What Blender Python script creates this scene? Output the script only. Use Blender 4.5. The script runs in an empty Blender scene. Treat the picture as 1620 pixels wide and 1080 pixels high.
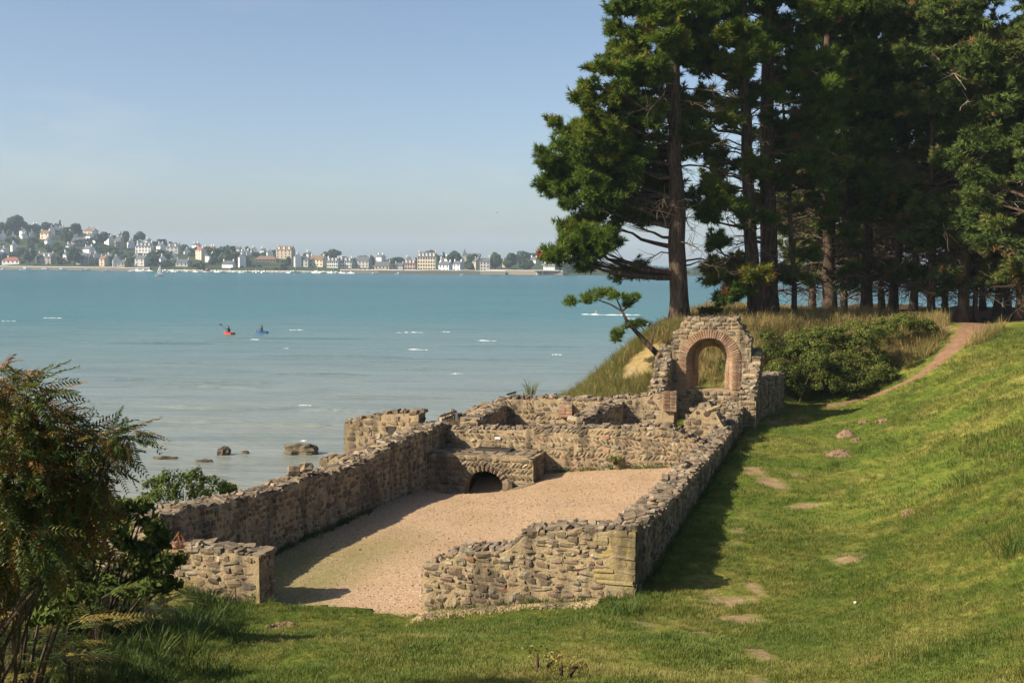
import bpy, math, random
import numpy as np
from mathutils import Vector, Matrix, Euler

random.seed(11)
rng = np.random.default_rng(11)
scene = bpy.context.scene
COL = scene.collection
R = math.radians

# ------------------------------------------------------------------ camera
FPX = 1955.0                      # focal length in photograph pixels (1620 wide)
EYE = Vector((0.0, 0.0, 11.0))    # 11 m above the sea
PITCH = math.atan((540 - 412.7) / FPX)
ROLL = 0.007
cam_d = bpy.data.cameras.new("camera")
cam = bpy.data.objects.new("camera", cam_d)
COL.objects.link(cam)
cam_d.sensor_width = 36.0
cam_d.lens = FPX * 36.0 / 1620.0
cam_d.clip_start = 0.1
cam_d.clip_end = 20000.0
CR = (Euler((math.pi / 2 - PITCH, 0, 0)).to_matrix() @ Matrix.Rotation(ROLL, 3, 'Z'))
cam.matrix_world = Matrix.Translation(EYE) @ CR.to_4x4()
scene.camera = cam

# ------------------------------------------------------------------ sky and sun
SUN_AZ = R(21.0)       # the light travels towards +X and a little +Y
SUN_EL = R(33.0)
world = bpy.data.worlds.new("World")
scene.world = world
world.use_nodes = True
nt = world.node_tree
nt.nodes.clear()
w_out = nt.nodes.new('ShaderNodeOutputWorld')
w_bg = nt.nodes.new('ShaderNodeBackground')
w_sky = nt.nodes.new('ShaderNodeTexSky')
w_sky.sky_type = 'NISHITA'
w_sky.sun_disc = False
w_sky.sun_elevation = SUN_EL
w_sky.sun_rotation = R(270.0) - SUN_AZ
w_sky.altitude = 0
w_sky.air_density = 0.72
w_sky.dust_density = 1.6
w_sky.ozone_density = 0.7
w_bg.inputs['Strength'].default_value = 0.08
# faint, slightly pink wisps of cloud all round the sky
w_tc = nt.nodes.new('ShaderNodeTexCoord'); w_mp = nt.nodes.new('ShaderNodeMapping'); w_mp.inputs['Scale'].default_value = (2.2, 2.2, 7.0); w_mp.inputs['Location'].default_value = (0.35, 0.1, 0.4)
w_no = nt.nodes.new('ShaderNodeTexNoise'); w_no.inputs['Scale'].default_value = 2.6; w_no.inputs['Detail'].default_value = 6; w_no.inputs['Roughness'].default_value = 0.5
w_rp = nt.nodes.new('ShaderNodeValToRGB'); w_rp.color_ramp.elements[0].position = 0.55; w_rp.color_ramp.elements[1].position = 0.78
w_mx = nt.nodes.new('ShaderNodeMix'); w_mx.data_type = 'RGBA'; w_mx.blend_type = 'MULTIPLY'; w_mx.inputs[7].default_value = (1.22, 1.12, 1.06, 1)
nt.links.new(w_tc.outputs['Generated'], w_mp.inputs['Vector']); nt.links.new(w_mp.outputs[0], w_no.inputs['Vector']); nt.links.new(w_no.outputs[0], w_rp.inputs[0])
nt.links.new(w_rp.outputs[0], w_mx.inputs[0]); nt.links.new(w_sky.outputs[0], w_mx.inputs[6])
nt.links.new(w_mx.outputs[2], w_bg.inputs['Color'])
nt.links.new(w_bg.outputs[0], w_out.inputs['Surface'])
sun_d = bpy.data.lights.new("sun", 'SUN')
sun_d.energy = 5.0
sun_d.angle = R(0.53)
sun_d.color = (1.0, 0.88, 0.69)
sun = bpy.data.objects.new("sun", sun_d)
COL.objects.link(sun)
sdir = Vector((math.cos(SUN_EL) * math.cos(SUN_AZ), math.cos(SUN_EL) * math.sin(SUN_AZ), -math.sin(SUN_EL)))
sun.rotation_euler = sdir.to_track_quat('-Z', 'Y').to_euler()
sun.location = (-30, -20, 60)

scene.view_settings.view_transform = 'Standard'
scene.view_settings.look = 'None'
scene.view_settings.exposure = 0.98
scene.view_settings.gamma = 1.0
scene.view_settings.use_curve_mapping = False
scene.render.engine = 'CYCLES'
scene.cycles.max_bounces = 6
scene.cycles.diffuse_bounces = 3
scene.cycles.glossy_bounces = 2
scene.cycles.transmission_bounces = 3
scene.cycles.transparent_max_bounces = 6
scene.cycles.volume_bounces = 0

# ------------------------------------------------------------------ helpers
def ray(px, py):
    d = CR @ Vector(((px - 810) / FPX, -(py - 540) / FPX, -1.0))
    return d
def at_depth(px, py, dist):
    """the point dist metres ahead (along world Y) that the photograph shows at px, py"""
    d = ray(px, py)
    return EYE + d * (dist / d.y)
def at_height(px, py, z):
    d = ray(px, py)
    return EYE + d * ((z - EYE.z) / d.z)

C0 = np.array([2.15, 21.0])           # outer near corner of the long right-hand wall
VA = np.array([0.9646, -0.2638])      # across the ruin, to the right
UB = np.array([0.2638, 0.9646])       # along the ruin, away
def ab(a, b):
    return C0[0] + a * VA[0] + b * UB[0], C0[1] + a * VA[1] + b * UB[1]
def to_ab(x, y):
    dx, dy = x - C0[0], y - C0[1]
    return dx * VA[0] + dy * VA[1], dx * UB[0] + dy * UB[1]

def sstep(e0, e1, x):
    t = np.clip((x - e0) / (e1 - e0), 0, 1)
    return t * t * (3 - 2 * t)
def splus(x, w):
    return w * np.logaddexp(0, x / w)
def _hash(ix, iy, s):
    n = (ix * 374761393 + iy * 668265263 + s * 974634777) & 0x7fffffff
    n = ((n ^ (n >> 13)) * 1274126177) & 0x7fffffff
    return ((n ^ (n >> 16)) & 0xffff) / 65535.0
def vnoise(x, y, s=0):
    x = np.asarray(x, float); y = np.asarray(y, float)
    ix = np.floor(x).astype(np.int64); iy = np.floor(y).astype(np.int64)
    fx = x - ix; fy = y - iy
    fx = fx * fx * (3 - 2 * fx); fy = fy * fy * (3 - 2 * fy)
    a = _hash(ix, iy, s); b = _hash(ix + 1, iy, s); c = _hash(ix, iy + 1, s); d = _hash(ix + 1, iy + 1, s)
    return a + (b - a) * fx + (c - a) * fy + (a - b - c + d) * fx * fy

def set_mesh(me, V, tris=None, quads=None, smooth=False):
    V = np.asarray(V, np.float32)
    me.vertices.add(len(V))
    me.vertices.foreach_set('co', V.ravel())
    loops = []; starts = []; tot = []
    n = 0
    for F, k in ((tris, 3), (quads, 4)):
        if F is not None and len(F):
            F = np.asarray(F, np.int32)
            loops.append(F.ravel())
            starts.append(n + np.arange(len(F), dtype=np.int32) * k)
            tot.append(np.full(len(F), k, np.int32))
            n += F.size
    L = np.concatenate(loops); S = np.concatenate(starts)
    me.loops.add(len(L)); me.loops.foreach_set('vertex_index', L)
    me.polygons.add(len(S)); me.polygons.foreach_set('loop_start', S)
    me.polygons.foreach_set('loop_total', np.concatenate(tot))
    me.polygons.foreach_set('use_smooth', np.full(len(S), bool(smooth)))
    me.update(calc_edges=True)
    me.validate()

class MB:
    """collects vertices, triangles and quads of ONE mesh"""
    def __init__(s):
        s.v = []; s.t = []; s.q = []; s.n = 0; s.at = []
    def add(s, V, tris=None, quads=None, tint=None):
        V = np.asarray(V, float).reshape(-1, 3)
        if tris is not None and len(tris): s.t.append(np.asarray(tris, np.int64) + s.n)
        if quads is not None and len(quads): s.q.append(np.asarray(quads, np.int64) + s.n)
        s.v.append(V); s.n += len(V)
        s.at.append(np.full(len(V), 0.5) if tint is None else np.broadcast_to(np.asarray(tint, float), (len(V),)))
    def box(s, c, d, rz=0.0, tint=None):
        x, y, z = np.array(d) / 2.0
        P = np.array([[-x, -y, -z], [x, -y, -z], [x, y, -z], [-x, y, -z], [-x, -y, z], [x, -y, z], [x, y, z], [-x, y, z]])
        ca, sa = math.cos(rz), math.sin(rz)
        P = P @ np.array([[ca, sa, 0], [-sa, ca, 0], [0, 0, 1]]) + np.array(c)
        s.add(P, quads=[[3, 2, 1, 0], [4, 5, 6, 7], [0, 1, 5, 4], [1, 2, 6, 5], [2, 3, 7, 6], [3, 0, 4, 7]], tint=tint)
    def tube(s, pts, rad, sides=6, cap=True, tint=None):
        pts = np.asarray(pts, float); n = len(pts)
        rad = np.broadcast_to(np.asarray(rad, float), (n,))
        tan = np.gradient(pts, axis=0)
        tan /= np.linalg.norm(tan, axis=1)[:, None] + 1e-9
        ref = np.array([0, 0, 1.0]) if abs(tan[:, 2]).mean() < 0.8 else np.array([1.0, 0, 0])
        e1 = np.cross(tan, ref); e1 /= np.linalg.norm(e1, axis=1)[:, None] + 1e-9
        e2 = np.cross(tan, e1)
        an = np.arange(sides) * 2 * math.pi / sides
        P = (pts[:, None, :] + rad[:, None, None] * (np.cos(an)[None, :, None] * e1[:, None, :] + np.sin(an)[None, :, None] * e2[:, None, :])).reshape(-1, 3)
        i = np.arange(n - 1)[:, None] * sides; j = np.arange(sides)[None, :]; k = (j + 1) % sides
        q = np.stack([i + j, i + sides + j, i + sides + k, i + k], -1).reshape(-1, 4)
        t = []
        if cap:
            for m in range(1, sides - 1):
                t.append([0, m, m + 1]); o = (n - 1) * sides; t.append([o, o + m + 1, o + m])
        s.add(P, tris=t if cap else None, quads=q, tint=tint)
    def mesh(s, name, mat=None, smooth=False, tint=False):
        me = bpy.data.meshes.new(name)
        set_mesh(me, np.concatenate(s.v), np.concatenate(s.t) if s.t else None, np.concatenate(s.q) if s.q else None, smooth)
        if tint:
            at = me.attributes.new('tint', 'FLOAT', 'POINT')
            at.data.foreach_set('value', np.concatenate(s.at).astype(np.float32))
        if mat: me.materials.append(mat)
        return me
    def build(s, name, mat, parent=None, smooth=False, tint=False):
        return link(name, s.mesh(name, mat, smooth, tint), parent)

def link(name, data, parent=None):
    o = bpy.data.objects.new(name, data)
    COL.objects.link(o)
    if parent is not None: o.parent = parent
    return o
def tag(o, label=None, cat=None, group=None, kind=None):
    if label: o['label'] = label
    if cat: o['category'] = cat
    if group: o['group'] = group
    if kind: o['kind'] = kind
    return o
def empty(name, loc, rz=0.0):
    o = link(name, None)
    o.location = loc
    o.rotation_euler = (0, 0, rz)
    return o
def copy_tree(o, parent=None):
    c = o.copy(); COL.objects.link(c)
    if parent is not None: c.parent = parent
    for ch in list(o.children): copy_tree(ch, c)
    return c

# ------------------------------------------------------------------ materials
def new_mat(name):
    m = bpy.data.materials.new(name); m.use_nodes = True
    n = m.node_tree.nodes; n.clear()
    return m, n, m.node_tree.links
def node(n, typ, **kw):
    x = n.new(typ)
    for k, v in kw.items():
        if k.startswith('i_'):
            key = k[2:]
            key = int(key) if key.isdigit() else key.replace('_', ' ')
            x.inputs[key].default_value = v
        else: setattr(x, k, v)
    return x
def ramp(n, stops, interp='LINEAR'):
    r = n.new('ShaderNodeValToRGB'); r.color_ramp.interpolation = interp
    e = r.color_ramp.elements
    e[0].position, e[0].color = stops[0][0], (*stops[0][1], 1)
    e[1].position, e[1].color = stops[1][0], (*stops[1][1], 1)
    for p, c in stops[2:]:
        k = e.new(p); k.color = (*c, 1)
    return r
def mixc(n, l, fac, a, b, mode='MIX'):
    m = n.new('ShaderNodeMix'); m.data_type = 'RGBA'; m.blend_type = mode
    for sock, v in ((m.inputs[0], fac), (m.inputs[6], a), (m.inputs[7], b)):
        if isinstance(v, (int, float)): sock.default_value = v
        elif isinstance(v, tuple): sock.default_value = (*v, 1)
        else: l.new(v, sock)
    return m.outputs[2]
def mth(n, l, op, a, b=0.0, c=0.0, clamp=False):
    m = n.new('ShaderNodeMath'); m.operation = op; m.use_clamp = clamp
    for sock, v in zip(m.inputs, (a, b, c)):
        if isinstance(v, (int, float)): sock.default_value = v
        else: l.new(v, sock)
    return m.outputs[0]
def noise(n, l, scale, detail=4, rough=0.55, vec=None, dist=0.0):
    t = n.new('ShaderNodeTexNoise'); t.inputs['Scale'].default_value = scale
    t.inputs['Detail'].default_value = detail; t.inputs['Roughness'].default_value = rough
    t.inputs['Distortion'].default_value = dist
    if vec is not None: l.new(vec, t.inputs['Vector'])
    return t.outputs[0]
def position(n, l, scale=None):
    g = n.new('ShaderNodeNewGeometry').outputs['Position']
    if scale is None: return g
    v = n.new('ShaderNodeVectorMath'); v.operation = 'MULTIPLY'; l.new(g, v.inputs[0]); v.inputs[1].default_value = scale
    return v.outputs[0]
GAIN = 0.84        # overall albedo trim
def surf(n, l, col, rough=0.9, bump=None, bstr=0.5, bdist=0.02, spec=0.25, transl=0.0):
    if isinstance(col, tuple): col = tuple(k * GAIN for k in col)
    else: col = mixc(n, l, 1.0, col, (GAIN, GAIN, GAIN), 'MULTIPLY')
    p = n.new('ShaderNodeBsdfPrincipled')
    if isinstance(col, tuple): p.inputs['Base Color'].default_value = (*col, 1)
    else: l.new(col, p.inputs['Base Color'])
    p.inputs['Roughness'].default_value = rough
    p.inputs['Specular IOR Level'].default_value = spec
    if bump is not None:
        b = n.new('ShaderNodeBump'); b.inputs['Strength'].default_value = bstr; b.inputs['Distance'].default_value = bdist
        l.new(bump, b.inputs['Height']); l.new(b.outputs[0], p.inputs['Normal'])
    o = n.new('ShaderNodeOutputMaterial')
    if transl > 0:
        t = n.new('ShaderNodeBsdfTranslucent')
        if isinstance(col, tuple): t.inputs[0].default_value = (*col, 1)
        else: l.new(col, t.inputs[0])
        mx = n.new('ShaderNodeMixShader'); mx.inputs[0].default_value = transl
        l.new(p.outputs[0], mx.inputs[1]); l.new(t.outputs[0], mx.inputs[2]); l.new(mx.outputs[0], o.inputs[0])
    else: l.new(p.outputs[0], o.inputs[0])
    return p
def plain(name, col, rough=0.8, var=0.15, scale=3.0, spec=0.3):
    m, n, l = new_mat(name)
    tc = n.new('ShaderNodeTexCoord').outputs['Object']
    f = noise(n, l, scale, 5, 0.6, tc)
    c = mixc(n, l, f, tuple(max(0, k * (1 - var)) for k in col), tuple(min(1, k * (1 + var)) for k in col))
    surf(n, l, c, rough, f, 0.2, 0.01, spec)
    return m

def rand_socket(n, l):
    """a random number per object, and per piece inside a joined mesh"""
    o = n.new('ShaderNodeObjectInfo').outputs['Random']
    g = n.new('ShaderNodeNewGeometry').outputs['Random Per Island']
    return mth(n, l, 'FRACT', mth(n, l, 'ADD', o, g))

def stone_mat(name, stops, lichen=0.35, lichen_col=(0.36, 0.33, 0.24)):
    m, n, l = new_mat(name)
    r = rand_socket(n, l)
    c = ramp(n, stops); l.new(r, c.inputs[0])
    pos = position(n, l)
    f1 = noise(n, l, 9.0, 6, 0.65, pos); f2 = noise(n, l, 38.0, 4, 0.6, pos); f3 = noise(n, l, 1.0, 5, 0.6, position(n, l, (2.4, 2.4, 0.45)))
    col = mixc(n, l, mth(n, l, 'MULTIPLY', f2, 0.45), c.outputs[0], (0.10, 0.085, 0.065))
    k = ramp(n, [(0.54, (0, 0, 0)), (0.68, (1, 1, 1))]); l.new(f1, k.inputs[0])
    col = mixc(n, l, mth(n, l, 'MULTIPLY', k.outputs[0], lichen), col, lichen_col)
    d = ramp(n, [(0.48, (0, 0, 0)), (0.62, (1, 1, 1))]); l.new(f3, d.inputs[0])
    col = mixc(n, l, mth(n, l, 'MULTIPLY', d.outputs[0], 0.62), col, (0.05, 0.043, 0.034))
    surf(n, l, col, 0.92, mth(n, l, 'ADD', f1, mth(n, l, 'MULTIPLY', f2, 0.5)), 0.7, 0.03, 0.15)
    return m
STONE_STOPS = [(0.0, (0.094, 0.075, 0.056)), (0.10, (0.263, 0.194, 0.119)), (0.22, (0.138, 0.106, 0.075)), (0.34, (0.375, 0.281, 0.175)), (0.46, (0.175, 0.156, 0.112)),
               (0.56, (0.312, 0.219, 0.131)), (0.66, (0.213, 0.144, 0.106)), (0.76, (0.425, 0.325, 0.206)), (0.85, (0.275, 0.237, 0.169)), (0.93, (0.500, 0.419, 0.294)), (0.975, (0.338, 0.144, 0.088)), (1.0, (0.125, 0.112, 0.094))]
M_STONE = stone_mat('rubble_stone', STONE_STOPS)
CAP_STOPS = [(0.0, (0.138, 0.106, 0.075)), (0.2, (0.275, 0.206, 0.138)), (0.4, (0.188, 0.150, 0.106)), (0.6, (0.338, 0.263, 0.175)), (0.8, (0.237, 0.188, 0.131)), (0.93, (0.438, 0.362, 0.263)), (1.0, (0.312, 0.175, 0.106))]
M_CAP = stone_mat('weathered_cap_stone', CAP_STOPS, 0.5, (0.34, 0.31, 0.24))
M_YELLOW = stone_mat('yellow_lichen_stone', [(0.0, (0.42, 0.31, 0.11)), (0.35, (0.38, 0.32, 0.20)), (0.7, (0.46, 0.34, 0.11)), (1.0, (0.42, 0.36, 0.23))], 0.75, (0.52, 0.37, 0.04))
M_BRICK = stone_mat('terracotta_brick', [(0.0, (0.36, 0.205, 0.13)), (0.3, (0.43, 0.275, 0.175)), (0.6, (0.33, 0.175, 0.105)), (0.85, (0.46, 0.32, 0.215)), (1.0, (0.36, 0.19, 0.12))], 0.35, (0.46, 0.37, 0.26))
M_WET = stone_mat('wet_shore_rock', [(0.0, (0.10, 0.085, 0.06)), (0.5, (0.16, 0.13, 0.08)), (1.0, (0.12, 0.10, 0.08))], 0.4, (0.20, 0.16, 0.07))

def mortar_mat():
    m, n, l = new_mat('lime_mortar')
    pos = position(n, l)
    f1 = noise(n, l, 3.2, 6, 0.65, pos); f2 = noise(n, l, 26.0, 5, 0.65, pos)
    f3 = noise(n, l, 1.0, 5, 0.6, position(n, l, (2.4, 2.4, 0.45)))
    c = ramp(n, [(0.3, (0.36, 0.27, 0.15)), (0.55, (0.47, 0.36, 0.21)), (0.75, (0.52, 0.42, 0.27))]); l.new(f1, c.inputs[0])
    col = mixc(n, l, mth(n, l, 'MULTIPLY', f2, 0.5), c.outputs[0], (0.16, 0.12, 0.08))
    d = ramp(n, [(0.48, (0, 0, 0)), (0.62, (1, 1, 1))]); l.new(f3, d.inputs[0])
    col = mixc(n, l, mth(n, l, 'MULTIPLY', d.outputs[0], 0.68), col, (0.075, 0.065, 0.052))
    surf(n, l, col, 0.95, mth(n, l, 'ADD', f2, f1), 0.8, 0.03, 0.1)
    return m
M_MORTAR = mortar_mat()

def gravel_mat():
    m, n, l = new_mat('pink_gravel')
    pos = position(n, l)
    v = n.new('ShaderNodeTexVoronoi'); v.inputs['Scale'].default_value = 38.0; l.new(pos, v.inputs['Vector'])
    sep = n.new('ShaderNodeSeparateColor'); l.new(v.outputs['Color'], sep.inputs[0])
    c = ramp(n, [(0.0, (0.31, 0.20, 0.125)), (0.5, (0.41, 0.28, 0.175)), (0.85, (0.48, 0.345, 0.23)), (1.0, (0.57, 0.47, 0.36))]); l.new(sep.outputs[0], c.inputs[0])
    f = noise(n, l, 0.5, 5, 0.6, pos)
    k = ramp(n, [(0.3, (1, 1, 1)), (0.65, (0, 0, 0))]); l.new(f, k.inputs[0])
    col = mixc(n, l, mth(n, l, 'MULTIPLY', k.outputs[0], 0.45), c.outputs[0], (0.30, 0.21, 0.095))
    at = n.new('ShaderNodeAttribute'); at.attribute_name = 'moss'
    fm = noise(n, l, 5.0, 5, 0.65, pos)
    mm = mth(n, l, 'MULTIPLY', at.outputs['Fac'], mth(n, l, 'ADD', fm, 0.25), clamp=True)
    col = mixc(n, l, mm, col, (0.11, 0.14, 0.03))
    surf(n, l, col, 0.95, v.outputs['Distance'], 0.5, 0.02, 0.1)
    return m

def grass_colour(n, l, pos):
    f1 = noise(n, l, 0.32, 5, 0.6, pos); f2 = noise(n, l, 1.7, 4, 0.65, pos); f3 = noise(n, l, 14.0, 3, 0.6, pos)
    s = mth(n, l, 'ADD', mth(n, l, 'MULTIPLY', f1, 0.55), mth(n, l, 'MULTIPLY', f2, 0.45))
    c = ramp(n, [(0.36, (0.088, 0.140, 0.018)), (0.46, (0.122, 0.168, 0.024)), (0.53, (0.185, 0.203, 0.036)), (0.60, (0.285, 0.26, 0.066)), (0.68, (0.35, 0.28, 0.105))]); l.new(s, c.inputs[0])
    return c.outputs[0], f2, f3
def terrain_mat():
    m, n, l = new_mat('lawn_and_sand')
    pos = position(n, l)
    g, f2, f3 = grass_colour(n, l, pos)
    g = mixc(n, l, mth(n, l, 'MULTIPLY', f3, 0.45), g, (0.04, 0.055, 0.014))
    def attr(nm):
        a = n.new('ShaderNodeAttribute'); a.attribute_name = nm; return a.outputs['Fac']
    fe = mth(n, l, 'ADD', mth(n, l, 'MULTIPLY', noise(n, l, 1.9, 6, 0.75, pos), 0.6), mth(n, l, 'MULTIPLY', noise(n, l, 11.0, 5, 0.7, pos), 0.4))
    def mask(a, lo=0.34, hi=0.66):
        s = mth(n, l, 'ADD', a, mth(n, l, 'MULTIPLY', mth(n, l, 'SUBTRACT', fe, 0.5), 2.0))
        r = ramp(n, [(lo, (0, 0, 0)), (hi, (1, 1, 1))]); l.new(s, r.inputs[0]); return r.outputs[0]
    dc = ramp(n, [(0.3, (0.20, 0.135, 0.075)), (0.6, (0.32, 0.225, 0.13)), (0.8, (0.40, 0.30, 0.19))]); l.new(noise(n, l, 6.0, 5, 0.7, pos), dc.inputs[0])
    col = mixc(n, l, mask(attr('dirt')), g, dc.outputs[0])
    rc = ramp(n, [(0.3, (0.17, 0.095, 0.055)), (0.7, (0.29, 0.185, 0.115))]); l.new(noise(n, l, 4.0, 5, 0.7, pos), rc.inputs[0])
    col = mixc(n, l, mask(attr('path')), col, rc.outputs[0])
    sc = ramp(n, [(0.3, (0.30, 0.22, 0.14)), (0.7, (0.44, 0.34, 0.225))]); l.new(noise(n, l, 5.0, 5, 0.7, pos), sc.inputs[0])
    col = mixc(n, l, mask(attr('sand')), col, sc.outputs[0])
    tc = ramp(n, [(0.3, (0.20, 0.145, 0.06)), (0.7, (0.33, 0.25, 0.11))]); l.new(noise(n, l, 3.0, 5, 0.7, pos), tc.inputs[0])
    col = mixc(n, l, mask(attr('straw')), col, tc.outputs[0])
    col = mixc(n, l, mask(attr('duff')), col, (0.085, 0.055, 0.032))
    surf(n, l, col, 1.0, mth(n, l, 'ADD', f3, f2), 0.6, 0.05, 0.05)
    return m
M_TERRAIN = terrain_mat()

def blade_mat(name, stops, follow=0.75, transl=0.35):
    m, n, l = new_mat(name)
    pos = position(n, l)
    g, f2, f3 = grass_colour(n, l, pos)
    r = n.new('ShaderNodeObjectInfo').outputs['Random']
    c = ramp(n, stops); l.new(r, c.inputs[0])
    col = mixc(n, l, follow, c.outputs[0], g)
    surf(n, l, col, 0.6, None, spec=0.25, transl=transl)
    return m
M_BLADE = blade_mat('lawn_blades', [(0, (0.05, 0.10, 0.012)), (0.6, (0.12, 0.18, 0.03)), (0.9, (0.26, 0.24, 0.09)), (1, (0.36, 0.29, 0.14))])
M_LONG = blade_mat('long_green_blades', [(0, (0.03, 0.07, 0.010)), (0.7, (0.07, 0.12, 0.018)), (1, (0.15, 0.16, 0.04))], 0.1)
M_STRAW = blade_mat('golden_blades', [(0, (0.12, 0.13, 0.03)), (0.35, (0.25, 0.20, 0.065)), (0.7, (0.38, 0.28, 0.11)), (1, (0.46, 0.35, 0.17))], 0.08)
M_DUNE = blade_mat('dune_blades', [(0, (0.10, 0.13, 0.025)), (0.5, (0.20, 0.20, 0.05)), (1, (0.36, 0.29, 0.11))], 0.1)

def leaf_mat(name, stops, transl=0.3, attr='tint', jitter=0.25, rough=0.75):
    m, n, l = new_mat(name)
    a = n.new('ShaderNodeAttribute'); a.attribute_name = attr
    isl = n.new('ShaderNodeNewGeometry').outputs['Random Per Island']
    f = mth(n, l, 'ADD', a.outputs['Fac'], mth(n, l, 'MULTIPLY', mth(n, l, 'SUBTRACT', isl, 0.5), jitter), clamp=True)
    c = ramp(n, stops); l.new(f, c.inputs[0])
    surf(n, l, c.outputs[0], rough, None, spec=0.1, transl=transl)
    return m
PINE_STOPS = [(0.0, (0.038, 0.067, 0.014)), (0.35, (0.071, 0.124, 0.020)), (0.65, (0.125, 0.183, 0.024)), (0.9, (0.194, 0.222, 0.033)), (0.93, (0.30, 0.095, 0.03)), (1.0, (0.34, 0.12, 0.04))]
M_PINE = leaf_mat('pine_needles', PINE_STOPS, 0.3, jitter=0.12)
M_CYPRESS = leaf_mat('cypress_sprays', [(0.0, (0.035, 0.060, 0.018)), (0.4, (0.067, 0.108, 0.025)), (0.75, (0.131, 0.172, 0.038)), (0.93, (0.193, 0.166, 0.052)), (1.0, (0.280, 0.149, 0.061))], 0.15, jitter=0.12)
M_BUSH = leaf_mat('bush_leaves', [(0.0, (0.034, 0.058, 0.013)), (0.4, (0.075, 0.11, 0.022)), (0.75, (0.145, 0.165, 0.035)), (1.0, (0.23, 0.205, 0.06))], 0.25)
M_FAR = leaf_mat('far_tree_leaves', [(0.0, (0.018, 0.040, 0.014)), (0.5, (0.035, 0.066, 0.020)), (1.0, (0.075, 0.10, 0.03))], 0.1)

def frond_mat(name, stops):
    m, n, l = new_mat(name)
    r = n.new('ShaderNodeObjectInfo').outputs['Random']
    a = n.new('ShaderNodeAttribute'); a.attribute_name = 'tint'
    isl = n.new('ShaderNodeNewGeometry').outputs['Random Per Island']
    f = mth(n, l, 'ADD', mth(n, l, 'MULTIPLY', r, 0.75), mth(n, l, 'ADD', mth(n, l, 'MULTIPLY', a.outputs['Fac'], 0.35), mth(n, l, 'MULTIPLY', isl, 0.12)))
    f = mth(n, l, 'FRACT', f)
    c = ramp(n, stops); l.new(f, c.inputs[0])
    surf(n, l, c.outputs[0], 0.5, None, spec=0.3, transl=0.3)
    return m
M_SUMAC = frond_mat('sumac_leaves', [(0.0, (0.035, 0.065, 0.014)), (0.38, (0.065, 0.10, 0.018)), (0.60, (0.12, 0.13, 0.021)), (0.72, (0.25, 0.165, 0.033)), (0.84, (0.22, 0.085, 0.03)), (0.94, (0.26, 0.12, 0.035)), (1.0, (0.10, 0.11, 0.02))])
M_FERN = frond_mat('bracken_fronds', [(0.0, (0.04, 0.07, 0.013)), (0.5, (0.085, 0.11, 0.018)), (0.72, (0.25, 0.20, 0.045)), (0.9, (0.34, 0.24, 0.07)), (1.0, (0.28, 0.11, 0.04))])

def bark_mat(name, c0, c1):
    m, n, l = new_mat(name)
    pos = position(n, l, (9.0, 9.0, 1.6))
    f = noise(n, l, 1.0, 6, 0.7, pos, 0.6)
    c = ramp(n, [(0.35, c0), (0.65, c1)]); l.new(f, c.inputs[0])
    surf(n, l, c.outputs[0], 0.95, f, 1.0, 0.08, 0.1)
    return m
M_BARK = bark_mat('pine_bark', (0.030, 0.021, 0.016), (0.15, 0.105, 0.075))
M_DEAD = bark_mat('bare_grey_twig', (0.075, 0.055, 0.038), (0.17, 0.125, 0.085))
M_PALEWOOD = bark_mat('bleached_wood', (0.20, 0.165, 0.12), (0.42, 0.36, 0.28))
M_WOOD = plain('weathered_plank_wood', (0.22, 0.17, 0.11), 0.85, 0.35, 6)
M_DARK = plain('dark_rail_metal', (0.06, 0.055, 0.05), 0.5, 0.1)
M_WHITE = plain('white_paint', (0.74, 0.73, 0.69), 0.55, 0.05)
M_SOIL = plain('molehill_soil', (0.21, 0.135, 0.085), 1.0, 0.45, 14)

# ================================================================== THE GROUND
COAST_B = [-40, 0, 6, 12, 20, 26, 34, 45, 60, 90]
COAST_A = [-18, -16, -14, -10.6, -9.6, -9.2, -8.2, -7.6, -7.5, -7.5]
def ground_z(x, y, full=False):
    x = np.asarray(x, float); y = np.asarray(y, float)
    a, b = to_ab(x, y)
    al = np.clip(-a, 0, None)
    z = 5.25 - 0.17 * np.minimum(al, 4) - 0.02 * np.clip(al - 4, 0, 6)
    t = 0.5 * splus(a - 3.9, 0.6)
    t = t - splus(t - 3.1, 0.35)
    z = z + t
    h = 0.19 * splus(-b - 1.5, 0.8)
    z = z + h - splus(h - 4.0, 0.4)
    z = z + 0.40 * np.exp(-((a + 4.2) ** 2 / 7.0 + (b + 5.6) ** 2 / 5.0))
    z = z + 0.55 * sstep(-7.5, -11.5, a) * sstep(1.0, -4.0, b)
    b0 = 25.3 + 4.5 * sstep(-1.0, 2.0, a)
    wb = sstep(0, 8.0, b - b0); wa = sstep(-9.5, -3.6, a)
    m = wb * wa
    z = np.where(m > 0, np.maximum(z, z + (8.2 + 0.5 * (vnoise(x * .35, y * .35, 5) - .5) - z) * m), z)
    z = z + (vnoise(x * 0.9, y * 0.9, 3) - 0.5) * 0.10 + (vnoise(x * 2.7, y * 2.7, 4) - 0.5) * 0.05
    ae = np.interp(b, COAST_B, COAST_A) + (vnoise(b * 0.4, b * 0 + 2.2, 9) - 0.5) * 1.6
    fall = sstep(0.0, 7.5, ae - a)
    fall = np.maximum(fall, sstep(62, 82, b + 0.0 * a))
    z = z * (1 - fall) + (-1.3) * fall
    inside = (a > -9.3) & (a < -0.3) & (b > 0.25) & (b < 18.6)
    z = np.where(inside, z - 0.75, z)
    if full: return z, a, b, m, fall
    return z
def ground_pix(px, py, d0=8.0, d1=140.0):
    d = ray(px, py); d = np.array(d) / d.y
    t = np.linspace(d0, d1, 4000)
    P = np.array(EYE)[None] + d[None] * t[:, None]
    hit = np.nonzero(P[:, 2] < ground_z(P[:, 0], P[:, 1]))[0]
    return P[hit[0]] if len(hit) else P[-1]

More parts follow.
